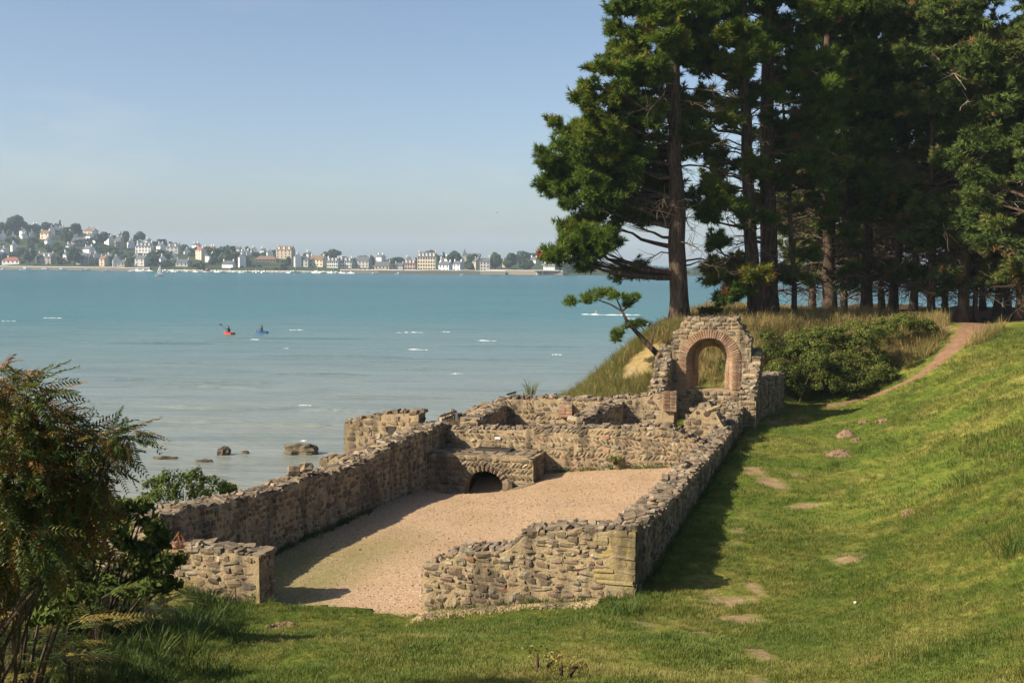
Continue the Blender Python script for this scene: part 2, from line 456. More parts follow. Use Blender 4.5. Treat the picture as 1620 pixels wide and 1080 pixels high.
PATCHES = []
for px, py, rx, ry in [(1150, 952, 52, 11), (1195, 928, 15, 12), (1202, 1036, 30, 15), (1222, 765, 24, 12), (1225, 668, 16, 7), (1262, 752, 16, 5),
                       (1270, 801, 32, 6), (1340, 882, 30, 8), (1110, 1000, 30, 6), (1165, 980, 60, 8), (1195, 745, 22, 8), (1200, 1080, 24, 12), (1320, 642, 22, 5), (450, 992, 14, 4), (1440, 812, 10, 4), (1010, 985, 40, 5)]:
    c = ground_pix(px, py); e = ground_pix(px, py - ry); d = c[1]
    PATCHES.append((c[0], c[1], rx * d / FPX, max(0.25, abs(e[1] - c[1]))))
PATH = [ground_pix(px, py)[:2] for px, py in [(1300, 645), (1345, 633), (1400, 620), (1445, 600), (1475, 580), (1500, 558), (1520, 540), (1540, 524), (1550, 515)]]
PATH = np.array(PATH + [PATH[-1] + np.array([1.5, 6.0]), PATH[-1] + np.array([4.0, 14.0])])
def masks(x, y, z, a, b, m, fall):
    dirt = np.zeros_like(x)
    for cx, cy, rx, ry in PATCHES:
        dirt = np.maximum(dirt, 0.72 - 0.30 * ((x - cx) ** 2 / rx ** 2 + (y - cy) ** 2 / ry ** 2))
    dirt = np.clip(np.maximum(dirt, 0.42 * np.exp(-((a - 1.0 - 0.35 * b / 8) ** 2) / 0.5) * sstep(-9, -2, b) * sstep(12, 5, b)), 0, 1)
    path = np.zeros_like(x)
    for i in range(len(PATH) - 1):
        p, q = PATH[i], PATH[i + 1]; dv = q - p
        s = np.clip(((x - p[0]) * dv[0] + (y - p[1]) * dv[1]) / (dv @ dv), 0, 1)
        dd = np.hypot(x - p[0] - s * dv[0], y - p[1] - s * dv[1])
        w = 0.24 + 0.55 * min(1, i / 7) ** 2
        path = np.maximum(path, np.clip(1.25 - 0.8 * dd / w, 0, 1))
    sand = np.clip(fall * 1.6, 0, 1) * 0.62
    s0 = ground_pix(1015, 582)
    sand = np.maximum(sand, 0.80 * np.exp(-((x - s0[0]) ** 2 + (y - s0[1]) ** 2) / 3.6))
    sand = np.where(z < 2.0, 1.0, sand)
    sand = np.where((b < 4) & (z > 2.5), 0.0, sand)
    straw = np.clip(m * 1.1, 0, 0.8) * sstep(10.5, 8.5, a)
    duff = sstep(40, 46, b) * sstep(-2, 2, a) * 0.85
    duff = np.where(path > .3, 0, duff); straw = np.where(path > .2, 0, straw); sand = np.where((path > .2) & (z > 4), 0, sand)
    return dirt, path, sand, straw, duff

xs = np.unique(np.concatenate([np.linspace(-400, -40, 10), np.linspace(-40, -12, 36), np.arange(-12, 24, 0.22), np.linspace(24, 60, 50), np.linspace(60, 400, 12)]))
ys = np.unique(np.concatenate([np.linspace(-300, -30, 12), np.linspace(-30, 8, 40), np.arange(8, 52, 0.25), np.linspace(52, 110, 80)]))
X, Y = np.meshgrid(xs, ys)
Z, A_, B_, MM, FF = ground_z(X, Y, True)
mk = masks(X, Y, Z, A_, B_, MM, FF)
nx, ny = len(xs), len(ys)
i = (np.arange(ny - 1)[:, None] * nx + np.arange(nx - 1)[None]).reshape(-1)
quads = np.stack([i, i + 1, i + nx + 1, i + nx], -1)
me = bpy.data.meshes.new('lawn')
set_mesh(me, np.stack([X, Y, Z], -1).reshape(-1, 3), None, quads, True)
for nm, v in zip(('dirt', 'path', 'sand', 'straw', 'duff'), mk):
    me.attributes.new(nm, 'FLOAT', 'POINT').data.foreach_set('value', v.ravel().astype(np.float32))
me.materials.append(M_TERRAIN)
ground = tag(link('ground', me), 'grassy ground sloping from the right bank down to the ruin and the shore', kind='structure')

# ---- gravel floor inside the ruin
def gravel_z(a, b):
    z = 4.4 + 0.065 * (a + 9) + 0.3 * np.clip((a + 9) / 8, 0, 1) * np.clip(b / 14, 0, 1)
    z = z - 0.16 * np.clip(1 - b / 3.0, 0, 1)
    z = z - 0.50 * np.exp(-(((a + 6.6) / 1.25) ** 2 + ((b - 12.75) / 0.85) ** 2))
    x, y = ab(a, b)
    return z + (vnoise(x * 1.3, y * 1.3, 21) - .5) * 0.05
ga = np.linspace(-9.7, -0.25, 90); gb = np.linspace(-1.2, 18.4, 160)
GA, GB = np.meshgrid(ga, gb)
gx, gy = ab(GA, GB)
GZ = gravel_z(GA, GB)
nx, ny = len(ga), len(gb)
i = (np.arange(ny - 1)[:, None] * nx + np.arange(nx - 1)[None]).reshape(-1)
me = bpy.data.meshes.new('gravel_floor')
set_mesh(me, np.stack([gx, gy, GZ], -1).reshape(-1, 3), None, np.stack([i, i + 1, i + nx + 1, i + nx], -1), True)
moss = np.clip(np.exp(-((GA + 6.9 - 0.05 * GB) ** 2) / 0.9) * sstep(8.5, 3, GB) * 0.75 + 0.9 * sstep(-7.0, -8.2, GA) * sstep(7, 3, GB), 0, 1)
me.attributes.new('moss', 'FLOAT', 'POINT').data.foreach_set('value', moss.ravel().astype(np.float32))
me.materials.append(gravel_mat())
tag(link('gravel_floor', me), 'pinkish gravel floor inside the ruined walls', kind='structure')

# ---- sea
def sea_mat():
    m, n, l = new_mat('sea_water')
    pos = position(n, l)
    dv = n.new('ShaderNodeVectorMath'); dv.operation = 'DISTANCE'; l.new(pos, dv.inputs[0]); dv.inputs[1].default_value = (8, 46, 0)
    warp = noise(n, l, 1.0, 3, 0.5, position(n, l, (0.004, 0.012, 1)))
    dd = mth(n, l, 'MULTIPLY', dv.outputs['Value'], mth(n, l, 'ADD', 0.75, mth(n, l, 'MULTIPLY', warp, 0.5)))
    t = mth(n, l, 'DIVIDE', dd, 480.0, clamp=True)
    c = ramp(n, [(0.0, (0.27, 0.26, 0.21)), (0.10, (0.22, 0.255, 0.235)), (0.22, (0.145, 0.215, 0.215)), (0.42, (0.045, 0.16, 0.165)), (1.0, (0.006, 0.10, 0.105))]); l.new(t, c.inputs[0])
    s1 = noise(n, l, 1.0, 5, 0.6, position(n, l, (0.05, 0.30, 1.0)), 0.6)
    s2 = noise(n, l, 1.0, 5, 0.65, position(n, l, (0.5, 1.7, 1.0)))
    s3 = noise(n, l, 1.0, 7, 0.68, position(n, l, (0.045, 0.26, 1.0)), 1.2)
    k = ramp(n, [(0.36, (0.74, 0.78, 0.78)), (0.5, (0.97, 0.98, 0.98)), (0.65, (1.08, 1.07, 1.06))]); l.new(s3, k.inputs[0])
    col = mixc(n, l, 1.0, c.outputs[0], k.outputs[0], 'MULTIPLY')
    hgt = mth(n, l, 'ADD', mth(n, l, 'MULTIPLY', s1, 1.0), mth(n, l, 'MULTIPLY', s2, 0.38))
    p = surf(n, l, col, 0.25, hgt, 0.6, 1.0, 0.16)
    return m
M_SEA = sea_mat()
mb = MB()
mb.add([[-5000, -250, 0], [5000, -250, 0], [5000, 5000, 0], [-5000, 5000, 0]], quads=[[0, 1, 2, 3]])
sea = tag(mb.build('sea', M_SEA), 'turquoise bay turning grey brown in the shallows', kind='structure')
M_FOAM = plain('sea_foam', (0.78, 0.80, 0.80), 0.8, 0.08)
FOAM = [(648, 526, 46), (706, 525, 20), (467, 522, 26), (403, 537, 19), (453, 551, 12), (967, 498, 96), (1004, 504, 34), (85, 503, 40), (14, 508, 22), (770, 539, 36), (662, 553, 36), (722, 591, 26), (482, 641, 24), (880, 561, 20), (1010, 512, 40), (480, 697, 12), (1130, 497, 30)]
for px, py, ln in FOAM:
    c = at_height(px, py, 0.0); L = ln * c.y / FPX
    mb = MB(); N = 14
    s = np.linspace(-.5, .5, N); env = np.sqrt(np.clip(1 - (2 * s) ** 2, 0.0, 1)) * (0.05 + 1.2 * rng.random(N) ** 1.5)
    x = s * L; y = 0.10 * L * np.sin(s * 5 + rng.random() * 6) + (rng.random(N) - .5) * 0.15
    wdt = (0.5 + 0.004 * c.y) * (1.6 if ln > 90 else 0.6); h = (0.05 + 0.0005 * c.y) * (1.9 if ln > 90 else 0.6)
    P = np.concatenate([np.stack([x, y - wdt * .5 * env, 0 * x - .02], -1), np.stack([x, y, h * env], -1), np.stack([x, y + wdt * .5 * env, 0 * x - .02], -1)])
    k = np.arange(N - 1)
    mb.add(P, quads=np.concatenate([np.stack([k, k + 1, k + N + 1, k + N], -1), np.stack([k + N, k + N + 1, k + 2 * N + 1, k + 2 * N], -1)]))
    o = mb.build('foam_crest', M_FOAM, sea, True); o.location = c

# long low swells running in to the beach
rs_ = np.random.default_rng(31)
for k in range(40):
    px, py = rs_.uniform(-60, 900), rs_.uniform(535, 725)
    if px > 900 - (py - 560) * 3.2: continue
    c = at_height(px, py, 0.0); L = rs_.uniform(70, 330) * c.y / FPX; N = 24
    q = np.linspace(-.5, .5, N); env = np.clip(1 - (2 * q) ** 2, 0, 1) ** .7 * (.75 + .5 * rs_.random(N)); yy = .05 * L * np.sin(q * 4 + rs_.random() * 6) * .6 - .04 * L * q; wd = rs_.uniform(.7, 1.3); hh = rs_.uniform(.10, .20)
    rows = [np.stack([q * L, yy + o * wd * (.3 + .7 * env), h * hh * env - .01], -1) for o, h in ((-1, 0), (-.45, .7), (0, 1), (.6, .55), (1.5, 0))]
    P = np.concatenate(rows); i = np.arange(4)[:, None] * N; j = np.arange(N - 1)[None]
    mb = MB(); mb.add(P, quads=np.stack([i + j, i + j + 1, i + N + j + 1, i + N + j], -1).reshape(-1, 4)); o = mb.build('wave_ridge', M_SEA, sea, True); o.location = c

# ================================================================== STONES
def stone_mesh(name, mat, k, jit, seed):
    r = np.random.default_rng(seed)
    g = [-1, 0, 1]; V = []; idx = {}
    for a in g:
        for b in g:
            for c in g:
                if (a, b, c) != (0, 0, 0): idx[(a, b, c)] = len(V); V.append((a, b, c))
    V = np.array(V, float)
    N = V / np.linalg.norm(V, axis=1)[:, None] * 1.12
    P = (V * k + N * (1 - k)) * 0.5 + (r.random(V.shape) - .5) * jit
    Q = []
    for ax in range(3):
        for s in (-1, 1):
            o = [i for i in range(3) if i != ax]
            for u in (-1, 0):
                for v in (-1, 0):
                    def key(du, dv):
                        t = [0, 0, 0]; t[ax] = s; t[o[0]] = u + du; t[o[1]] = v + dv; return idx[tuple(t)]
                    q = [key(0, 0), key(1, 0), key(1, 1), key(0, 1)]
                    n = np.cross(P[q[1]] - P[q[0]], P[q[3]] - P[q[0]])
                    if n @ P[q].mean(0) < 0: q = q[::-1]
                    Q.append(q)
    me = bpy.data.meshes.new(name)
    set_mesh(me, P, None, Q, False)
    me.materials.append(mat)
    return me, P, np.array(Q)
LIB = {}
for nm, mat, ks, js in (('stone', M_STONE, (.35, .8), .20), ('cap', M_CAP, (.5, .85), .24), ('yellow', M_YELLOW, (.75, .95), .12), ('brick', M_BRICK, (.95, .98), .035)):
    LIB[nm] = [stone_mesh({'stone': 'stone', 'cap': 'stone', 'yellow': 'quoin_stone', 'brick': 'brick'}[nm], mat, ks[0] + (ks[1] - ks[0]) * q / 5, js, 40 + q) for q in range(6)]

class Stones:
    """the stones of one wall: the largest in view become parts, the rest one joined part"""
    def __init__(s): s.items = []
    def add(s, kind, c, T, Nn, U, dims, nrm=None, rot=4.0):
        """c world centre; T, Nn, U unit axes; dims along them"""
        M = np.stack([T, Nn, U], 1)
        e = np.array(Euler([R(float(v)) for v in rng.normal(0, rot, 3)]).to_matrix())
        M = M @ e * np.array(dims)[None, :]
        s.items.append((kind, np.array(c, float), M, max(dims), np.array(Nn if nrm is None else nrm)))
    def finish(s, parent, base, nmax=290, minpx=8.0):
        eye = np.array(EYE)
        sc = []
        for k, (kind, c, M, big, nrm) in enumerate(s.items):
            v = eye - c; d = np.linalg.norm(v)
            f = float(nrm @ v) / d
            sc.append(big * FPX / d if f > 0.03 else 0)
        order = np.argsort(sc)[::-1]
        mbs = {}
        for r, k in enumerate(order):
            kind, c, M, big, nrm = s.items[k]
            me, P, Q = LIB[kind][rng.integers(6)]
            if r < nmax and sc[k] >= minpx:
                o = link(me.name, me, parent)
                m = Matrix(M.tolist()).to_4x4(); m.translation = Vector(c - base)
                o.matrix_basis = m
            else:
                mbs.setdefault(kind, MB()).add(P @ M.T + (c - base), quads=Q)
        for kind, mb in mbs.items():
            o = mb.build({'stone': 'small_stones', 'cap': 'top_rubble', 'yellow': 'quoin_fill', 'brick': 'brick_fill'}[kind], LIB[kind][0][0].materials[0], parent)
            o['kind'] = 'stuff'

def world3(a, b, z):
    x, y = ab(a, b); return np.array([x, y, z])
def wdir(da, db, dz=0.0):
    return np.array([da * VA[0] + db * UB[0], da * VA[1] + db * UB[1], dz])
UP = np.array([0, 0, 1.0])

def prof(pix, p0, p1):
    """(t, z) where photograph pixels meet the upright plane over the line p0-p1 (ruin coordinates)"""
    out = []
    q0 = np.array(ab(*p0)); q1 = np.array(ab(*p1)); L = np.linalg.norm(q1 - q0); d = (q1 - q0) / L
    for px, py in pix:
        r = np.array(ray(px, py))
        s, t = np.linalg.solve(np.array([[r[0], -d[0]], [r[1], -d[1]]]), q0)
        out.append((t, EYE.z + s * r[2]))
    return out

class Wall:
    def __init__(s, name, label, path, thick, zb, top, cat='wall', group='ruined walls', jag=0.10, parent=None):
        s.path = np.array(path, float)
        seg = np.linalg.norm(np.diff(s.path, axis=0), axis=1)
        s.cum = np.concatenate([[0], np.cumsum(seg)]); s.L = s.cum[-1]
        s.thick = thick; s.zb = zb; s.top = sorted(top); s.jag = jag; s.seed = rng.integers(1000)
        c = s.pt(s.L / 2); s.base = world3(c[0], c[1], s.zbot(s.L / 2))
        if parent is None:
            s.o = tag(empty(name, s.base), label, cat, group)
        else: s.o = parent; s.base = np.array(parent.location)
        s.st = Stones(); s.ends = ''
    def pt(s, t): return np.array([np.interp(t, s.cum, s.path[:, 0]), np.interp(t, s.cum, s.path[:, 1])])
    def tan(s, t):
        k = int(np.clip(np.searchsorted(s.cum, t, side='right') - 1, 0, len(s.path) - 2))
        d = s.path[k + 1] - s.path[k]; return d / np.linalg.norm(d)
    def zbot(s, t): return float(s.zb(t)) if callable(s.zb) else float(np.interp(t, [q[0] for q in s.zb], [q[1] for q in s.zb]))
    def ztop(s, t):
        z = float(np.interp(t, [q[0] for q in s.top], [q[1] for q in s.top]))
        return z - .06 + s.jag * (float(vnoise(t * 2.3, s.seed, 7)) - 0.5) + 0.5 * s.jag * (float(vnoise(t * 7.0, s.seed + 5, 8)) - 0.5)
    def core(s, mat=None):
        n = max(4, int(s.L / 0.16)); ts = np.linspace(0, s.L, n + 1); K = 5; V = []
        for t in ts:
            p = s.pt(t); d = s.tan(t); nn = np.array([-d[1], d[0]]); zb, zt = s.zbot(t) - 0.15, s.ztop(t) - 0.05
            ring = [(+1, f) for f in np.linspace(0, 1, K)] + [(0.33, 1.01), (-0.33, 1.01)] + [(-1, f) for f in np.linspace(1, 0, K)]
            for off, f in ring:
                w = off * s.thick / 2 + (rng.random() - .5) * 0.02
                q = p + nn * w
                V.append(world3(q[0], q[1], zb + (zt - zb) * min(f, 1) + (0.02 if f > 1 else 0) + (rng.random() - .5) * 0.03 * (f > .9)) - s.base)
        m = 2 * K + 2
        mb = MB()
        i = np.arange(n)[:, None] * m; j = np.arange(m - 1)[None]
        q = np.stack([i + j, i + j + 1, i + m + j + 1, i + m + j], -1).reshape(-1, 4)
        t = []
        for k in range(1, m - 1):
            t.append([0, k + 1, k]); o = n * m; t.append([o, o + k, o + k + 1])
        mb.add(V, tris=t, quads=q)
        mb.build('mortar_core', mat or M_MORTAR, s.o, False)
        return s
    def face(s, side, mode='rubble', quoin=None, t0=None, t1=None, zlo=None, hs=(.08, .19), ws=(.11, .36), keep=1.0, skip=None):
        sg = {'L': 1, 'R': -1}[side]
        t0 = 0 if t0 is None else t0; t1 = s.L if t1 is None else t1
        zmin = min(s.zbot(t) for t in np.linspace(t0, t1, 12)); zmax = max(s.ztop(t) for t in np.linspace(t0, t1, 30))
        if zlo is not None: zmin = max(zmin, zlo)
        z = zmin; row = 0
        while z < zmax:
            h = rng.uniform(*hs)
            if mode == 'herring' and row % 5 in (1, 3): h = 0.17
            t = t0 + rng.uniform(0, .15)
            while t < t1:
                herr = mode == 'herring' and row % 5 in (1, 3)
                w = 0.105 if herr else rng.uniform(*ws) * (0.75 + 0.5 * rng.random())
                tc = t + w / 2
                if tc + w * 0.35 > t1: break
                ok = s.zbot(tc) - 0.08 < z + h * .5 and z + h * 0.75 < s.ztop(tc) and rng.random() < keep
                if ok and skip and skip(tc, z + h / 2): ok = False
                if ok:
                    p = s.pt(tc); d = s.tan(tc); nn = np.array([-d[1], d[0]]) * sg
                    q = p + nn * (s.thick / 2 - 0.058 + rng.uniform(0.0, 0.022))
                    T = wdir(d[0], d[1]); N = wdir(nn[0], nn[1]); kind = 'stone'
                    if quoin and quoin[0] <= tc <= quoin[1]: kind = 'yellow'
                    hh = h * (rng.uniform(.70, 1.12) if kind == 'stone' else .94)
                    zc = z + h / 2 + rng.normal(0, .008 if herr else .02)
                    if herr:
                        an = R(42 if row % 5 == 1 else -42) * sg
                        T2 = T * math.cos(an) + UP * math.sin(an); U2 = UP * math.cos(an) - T * math.sin(an)
                        s.st.add(kind, world3(q[0], q[1], zc), T2, N, U2, (0.20 * rng.uniform(.8, 1.1), .13, .075), rot=6)
                    else:
                        s.st.add(kind, world3(q[0], q[1], zc), T, N, UP, (w * (rng.uniform(.82, 1.04) if kind == 'stone' else .97), .13, hh), rot=8 if kind == 'stone' else 1.5)
                if ok and not herr and kind == 'stone' and rng.random() < .35:      # a small pinning stone in the joint
                    s.st.add('stone', world3(q[0] + d[0] * w * .5, q[1] + d[1] * w * .5, z + rng.uniform(0, h)), T, N, UP, (rng.uniform(.04, .09), .12, rng.uniform(.04, .08)), rot=15)
                t += w + (0.015 if herr else rng.uniform(.0, .035))
            z += h + 0.008; row += 1
        return s
    def end(s, which, kind='stone', hs=(.11, .17)):
        s.ends += which; t = 0.0 if which == 'S' else s.L
        p = s.pt(t); d = s.tan(t); sg = -1 if which == 'S' else 1; nn = np.array([-d[1], d[0]])
        z = s.zbot(t)
        while z < s.ztop(t) - 0.08:
            h = rng.uniform(*hs); w = -s.thick / 2 + 0.02
            while w < s.thick / 2 - 0.08:
                ww = rng.uniform(.14, .3); ww = min(ww, s.thick / 2 - w)
                q = p + nn * (w + ww / 2) + d * sg * (-0.045 + rng.uniform(0, .02))
                s.st.add(kind, world3(q[0], q[1], z + h / 2), wdir(nn[0], nn[1]), wdir(d[0] * sg, d[1] * sg), UP, (ww * .96, .13, h * .93), rot=3)
                w += ww + .015
            z += h + .008
        return s
    def cap(s, kind='cap', size=(.16, .34), hgt=(.07, .13), t0=None, t1=None, spike=0.25):
        t = 0.02 if t0 is None else t0; t1 = s.L if t1 is None else t1
        while t < t1 - 0.06:
            step = rng.uniform(*size) * 0.8; w = -s.thick / 2 + rng.uniform(0, .05)
            while w < s.thick / 2 - 0.03:
                ww = rng.uniform(*size); ww = min(ww, s.thick / 2 - w + .03)
                tc = min(t + step / 2, s.L)
                p = s.pt(tc); d = s.tan(tc); nn = np.array([-d[1], d[0]])
                q = p + nn * (w + ww / 2) + d * rng.normal(0, .02)
                h = rng.uniform(*hgt)
                sp = rng.random() < spike
                s.st.add(kind, world3(q[0], q[1], s.ztop(tc) - 0.03 + rng.uniform(0, .03)), wdir(d[0], d[1]), wdir(nn[0], nn[1]), UP,
                         (step * (0.6 if sp else 1.0), ww * .97, h * (1.5 if sp else 1)), nrm=UP, rot=18 if sp else 9)
                w += ww
            t += step
        return s
    def done(s, nmax=290, minpx=8.0):
        for k in 'SE':
            if k not in s.ends: s.end(k)
        s.st.finish(s.o, s.base, nmax, minpx); return s.o

def gline(path):
    """ground height along a wall path"""
    pth = np.array(path, float); seg = np.linalg.norm(np.diff(pth, axis=0), axis=1); cum = np.concatenate([[0], np.cumsum(seg)])
    def f(t):
        a = np.interp(t, cum, pth[:, 0]); b = np.interp(t, cum, pth[:, 1]); x, y = ab(a, b)
        return float(ground_z(x, y)) - 0.12
    return f

# ---- near wall, right of the doorway, with the yellow quoins
front_base = prof([(666, 985), (785, 982), (873, 977), (922, 974), (954, 956), (1008, 952)], (-3.88, 0), (0, 0))
front_top = prof([(667, 893), (684, 886), (700, 884), (718, 869), (744, 864), (795, 866), (811, 858), (832, 838), (873, 832), (917, 833), (951, 835), (1011, 834)], (-3.88, 0), (0, 0))
w = Wall('stone_wall', 'low stepped rubble wall nearest the viewer, right of the doorway, with yellow corner stones', [(-3.88, .30), (0, .30)], .60,
         [(t, z - 0.22) for t, z in front_base], front_top, jag=.05).core()
w.face('R', hs=(.07, .135), ws=(.10, .27), t1=3.40).face('L', t1=3.3)
zq = w.zbot(3.6)
while zq < w.ztop(3.6) - .06:                       # the yellow quoins
    hq = rng.uniform(.08, .22); x0 = 3.40 - rng.uniform(0, .28); cuts = [x0, x0 + rng.uniform(.2, .4), 3.885] if rng.random() < .65 else [x0, 3.885]
    for c0, c1 in zip(cuts[:-1], cuts[1:]):
        w.st.add('yellow' if rng.random() < .93 else 'stone', world3(-3.88 + (c0 + c1) / 2, .065 - rng.uniform(-.01, .016), zq + hq / 2), wdir(1, 0), wdir(0, -1), UP, ((c1 - c0) * rng.uniform(.90, .98), .15, hq * rng.uniform(.82, .96)), rot=2.5)
    zq += hq + .006
w.end('S').end('E').cap(size=(.13, .26), hgt=(.06, .11), spike=.3).done(300, 7)

# ---- the stub left of the doorway
pier_top = prof([(275, 860), (300, 862), (340, 864), (372, 868), (390, 872)], (-10.6, 0), (-7.12, 0))
w = Wall('stone_wall', 'short rubble wall stub left of the doorway, half hidden by the overgrown bush', [(-10.6, .30), (-7.12, .30)], .60,
         [(0, 4.3), (4, 4.25)], [(0, pier_top[0][1])] + pier_top[1:], jag=.05).core()
w.face('R', hs=(.09, .17), ws=(.14, .34)).end('E', 'stone').cap(size=(.16, .34), hgt=(.05, .1), spike=.15).done(240, 7)

# ---- long right-hand wall
rw_top = prof([(1012, 835), (1040, 806), (1067, 783), (1110, 735), (1155, 683), (1175, 646), (1188, 622)], (0, 0), (0, 24.7))
RWZ = lambda b: float(np.interp(b, [t for t, z in rw_top], [z for t, z in rw_top]))
pth = [(-.31, .62), (-.31, 24.55)]
w = Wall('stone_wall', 'long straight wall on the right running from the yellow corner to the arch', pth, .62, gline([(.3, .62), (.3, 24.55)]),
         [(t - .62, z) for t, z in rw_top], jag=.12).core()
w.face('R', hs=(.09, .155), ws=(.13, .32)).face('L', keep=.9).end('E').cap(size=(.13, .30), hgt=(.06, .11), spike=.4).done(300, 7)

# ---- long left-hand wall
LP = [(-9.62, .2), (-9.28, 3.76), (-8.6, 12.3), (-8.42, 14.6)]
lw_top = prof([(295, 800), (400, 780), (440, 766), (477, 753), (533, 740), (560, 731), (585, 722), (616, 700), (660, 684), (704, 668)], (-9.0 + .0, 3.76), (-8.3, 12.3))
w = Wall('stone_wall', 'long left wall with its dark shaded inner face, between the gravel floor and the sea', LP, .62,
         lambda t: 4.1, [(t + 3.55, z) for t, z in lw_top], jag=.10).core()
w.face('R', hs=(.09, .155), ws=(.12, .30)).face('L', keep=.7).end('S').cap(size=(.14, .30), hgt=(.05, .10), spike=.3).done(300, 7)

# ---- cross wall at the far end of the gravel room (herringbone courses)
cw_top = prof([(705, 668), (760, 667), (830, 667), (900, 665), (1000, 664), (1060, 661), (1095, 661), (1125, 668)], (-8.2, 14.15), (-.62, 14.15))
w = Wall('stone_wall', 'cross wall closing the far end of the gravel room, with herringbone stone courses', [(-8.25, 14.45), (-.16, 14.45)], .60,
         lambda t: 4.3 + .1 * t, [(t, z - .13) for t, z in cw_top[:-2]] + [(7.55, RWZ(14.2) + .16), (8.1, RWZ(14.2) - .02)], jag=.08).core()
w.face('R', 'herring', hs=(.075, .12), ws=(.12, .26)).face('L', keep=.5).cap(size=(.14, .28), hgt=(.05, .08), spike=.12).done(300, 6)

# ---- second cross wall, before the arch, with its brick pier
bw_top = prof([(705, 662), (735, 652), (760, 640), (800, 627), (850, 627), (950, 628), (1000, 627), (1030, 621), (1048, 618), (1070, 618)], (-9.0, 18.2), (-1.83, 18.2))
w = Wall('stone_wall', 'back cross wall behind the small rooms, ending in a brick pier left of the arch', [(-9.6, 18.5), (-1.86, 18.5)], .60,
         lambda t: 4.6, [(t + .6, z) for t, z in bw_top], jag=.10).core()
w.face('R', 'herring', hs=(.10, .16), ws=(.16, .34), t1=7.3).cap(size=(.18, .36), hgt=(.08, .14), spike=.35, t1=7.3)
for pxc, pyb, wd, cnt, pr in ((1060, 650, 21, 6, .05), (896, 659, 22, 4, .10)):
    t, zb = prof([(pxc, pyb)], (-9.6, 18.2), (-1.86, 18.2))[0]
    for r in range(cnt):
        for hb in range(2):
            ww = wd * 39.5 / FPX / 2
            p = w.pt(t); q = (p[0] + (hb - .5) * ww * (1.0), 18.2 - pr + .06)
            w.st.add('brick', world3(q[0], q[1], zb + .05 + r * .105), wdir(1, 0), wdir(0, -1), UP, (ww * .97, .28, .095), rot=1.2)
w.end('E', 'brick', (.09, .11)).done(280, 6)

# ---- two dividing walls of the small rooms
for px0, px1, lab in (((755, 663), (802, 641), 'left of the two short dividing walls between the cross walls'), ((925, 663), (987, 636), 'right of the two short dividing walls between the cross walls, before the arch')):
    pa = prof([px0], (-8.25, 14.75), (-.62, 14.75))[0]; pb = prof([px1], (-8.25, 18.19), (-.62, 18.19))[0]
    w = Wall('stone_wall', lab, [(-8.25 + pa[0] - .28, 14.76), (-8.25 + pb[0] - .28, 18.19)], .55, lambda t: 4.8, [(0, pa[1] + .02), (3.44, pb[1] + .08)], jag=.06).core()
    w.face('R', keep=.8).face('L', keep=.6).cap(size=(.18, .36), hgt=(.06, .13), spike=.3).done(120, 7)

# ---- seaward bath wall, outside the left wall
tw_top = prof([(550, 666), (575, 656), (610, 651), (650, 649), (672, 651), (684, 659)], (-11.4, 14.0), (-8.75, 14.0))
def tw_hole(t, z): return abs(t - 1.55) < .17 and 5.68 < z < 6.02
w = Wall('stone_wall', 'squat block of pale coursed wall beyond the left wall, standing against the sea', [(-11.35, 14.3), (-8.95, 14.3)], .60,
         lambda t: 1.5, tw_top, jag=.06).core()
w.face('R', hs=(.14, .19), ws=(.18, .36), zlo=4.4, skip=tw_hole).end('S').cap(size=(.18, .34), spike=.3)
mb = MB(); q = world3(-11.35 + 1.55, 13.995, 5.86) - w.base; mb.box(q, (.24, .05, .28), math.atan2(VA[1], VA[0])); mb.build('hole_shade_panel', plain('painted_hole_shade', (.05, .042, .033)), w.o)  # no real opening: dark panel on the face paints the hole's shade
w.done(200, 6)
w = Wall('stone_wall', 'low broken wall footing stepping down beside the pale block above the sea', [(-11.9, 13.6), (-9.5, 13.6)], .5, lambda t: 1.5,
         prof([(535, 722), (550, 712), (585, 705), (640, 700)], (-11.9, 13.35), (-9.5, 13.35)), jag=.08).core()
w.face('R', hs=(.12, .17), zlo=4.4).cap().done(80, 7)
w = Wall('stone_wall', 'seaward return wall of the pale block, running away along the shore', [(-11.05, 14.62), (-10.9, 18.5)], .55, lambda t: 1.4, [(0, 6.0), (1.5, 5.5), (4, 5.0)]).core()
w.face('L', keep=.8, zlo=3).cap().done(60, 8)
w = Wall('stone_wall', 'rubble heap of wall ending beside the black handrail above the sea', [(-9.0, 16.2), (-7.9, 16.9)], .6, lambda t: 4.5, prof([(700, 662), (712, 652), (735, 657)], (-9.0, 16.0), (-7.9, 16.7)), jag=.15).core()
w.cap(spike=.5).done(60, 6)

# ---- the wall piece right of the arch, farther on
p0, p1 = (.42, 25.35), (1.05, 29.2)
rt = prof([(1205, 606), (1225, 594), (1243, 586)], p0, p1)
w = Wall('stone_wall', 'short far wall piece right of the arch, reaching to the green thicket', [(.12, 25.4), (.72, 29.2)], .60, gline([(.6, 25.4), (1.2, 29.2)]), rt, jag=.1).core()
w.face('R', keep=.9).end('S', 'stone').cap(size=(.18, .34), spike=.4).done(120, 6)

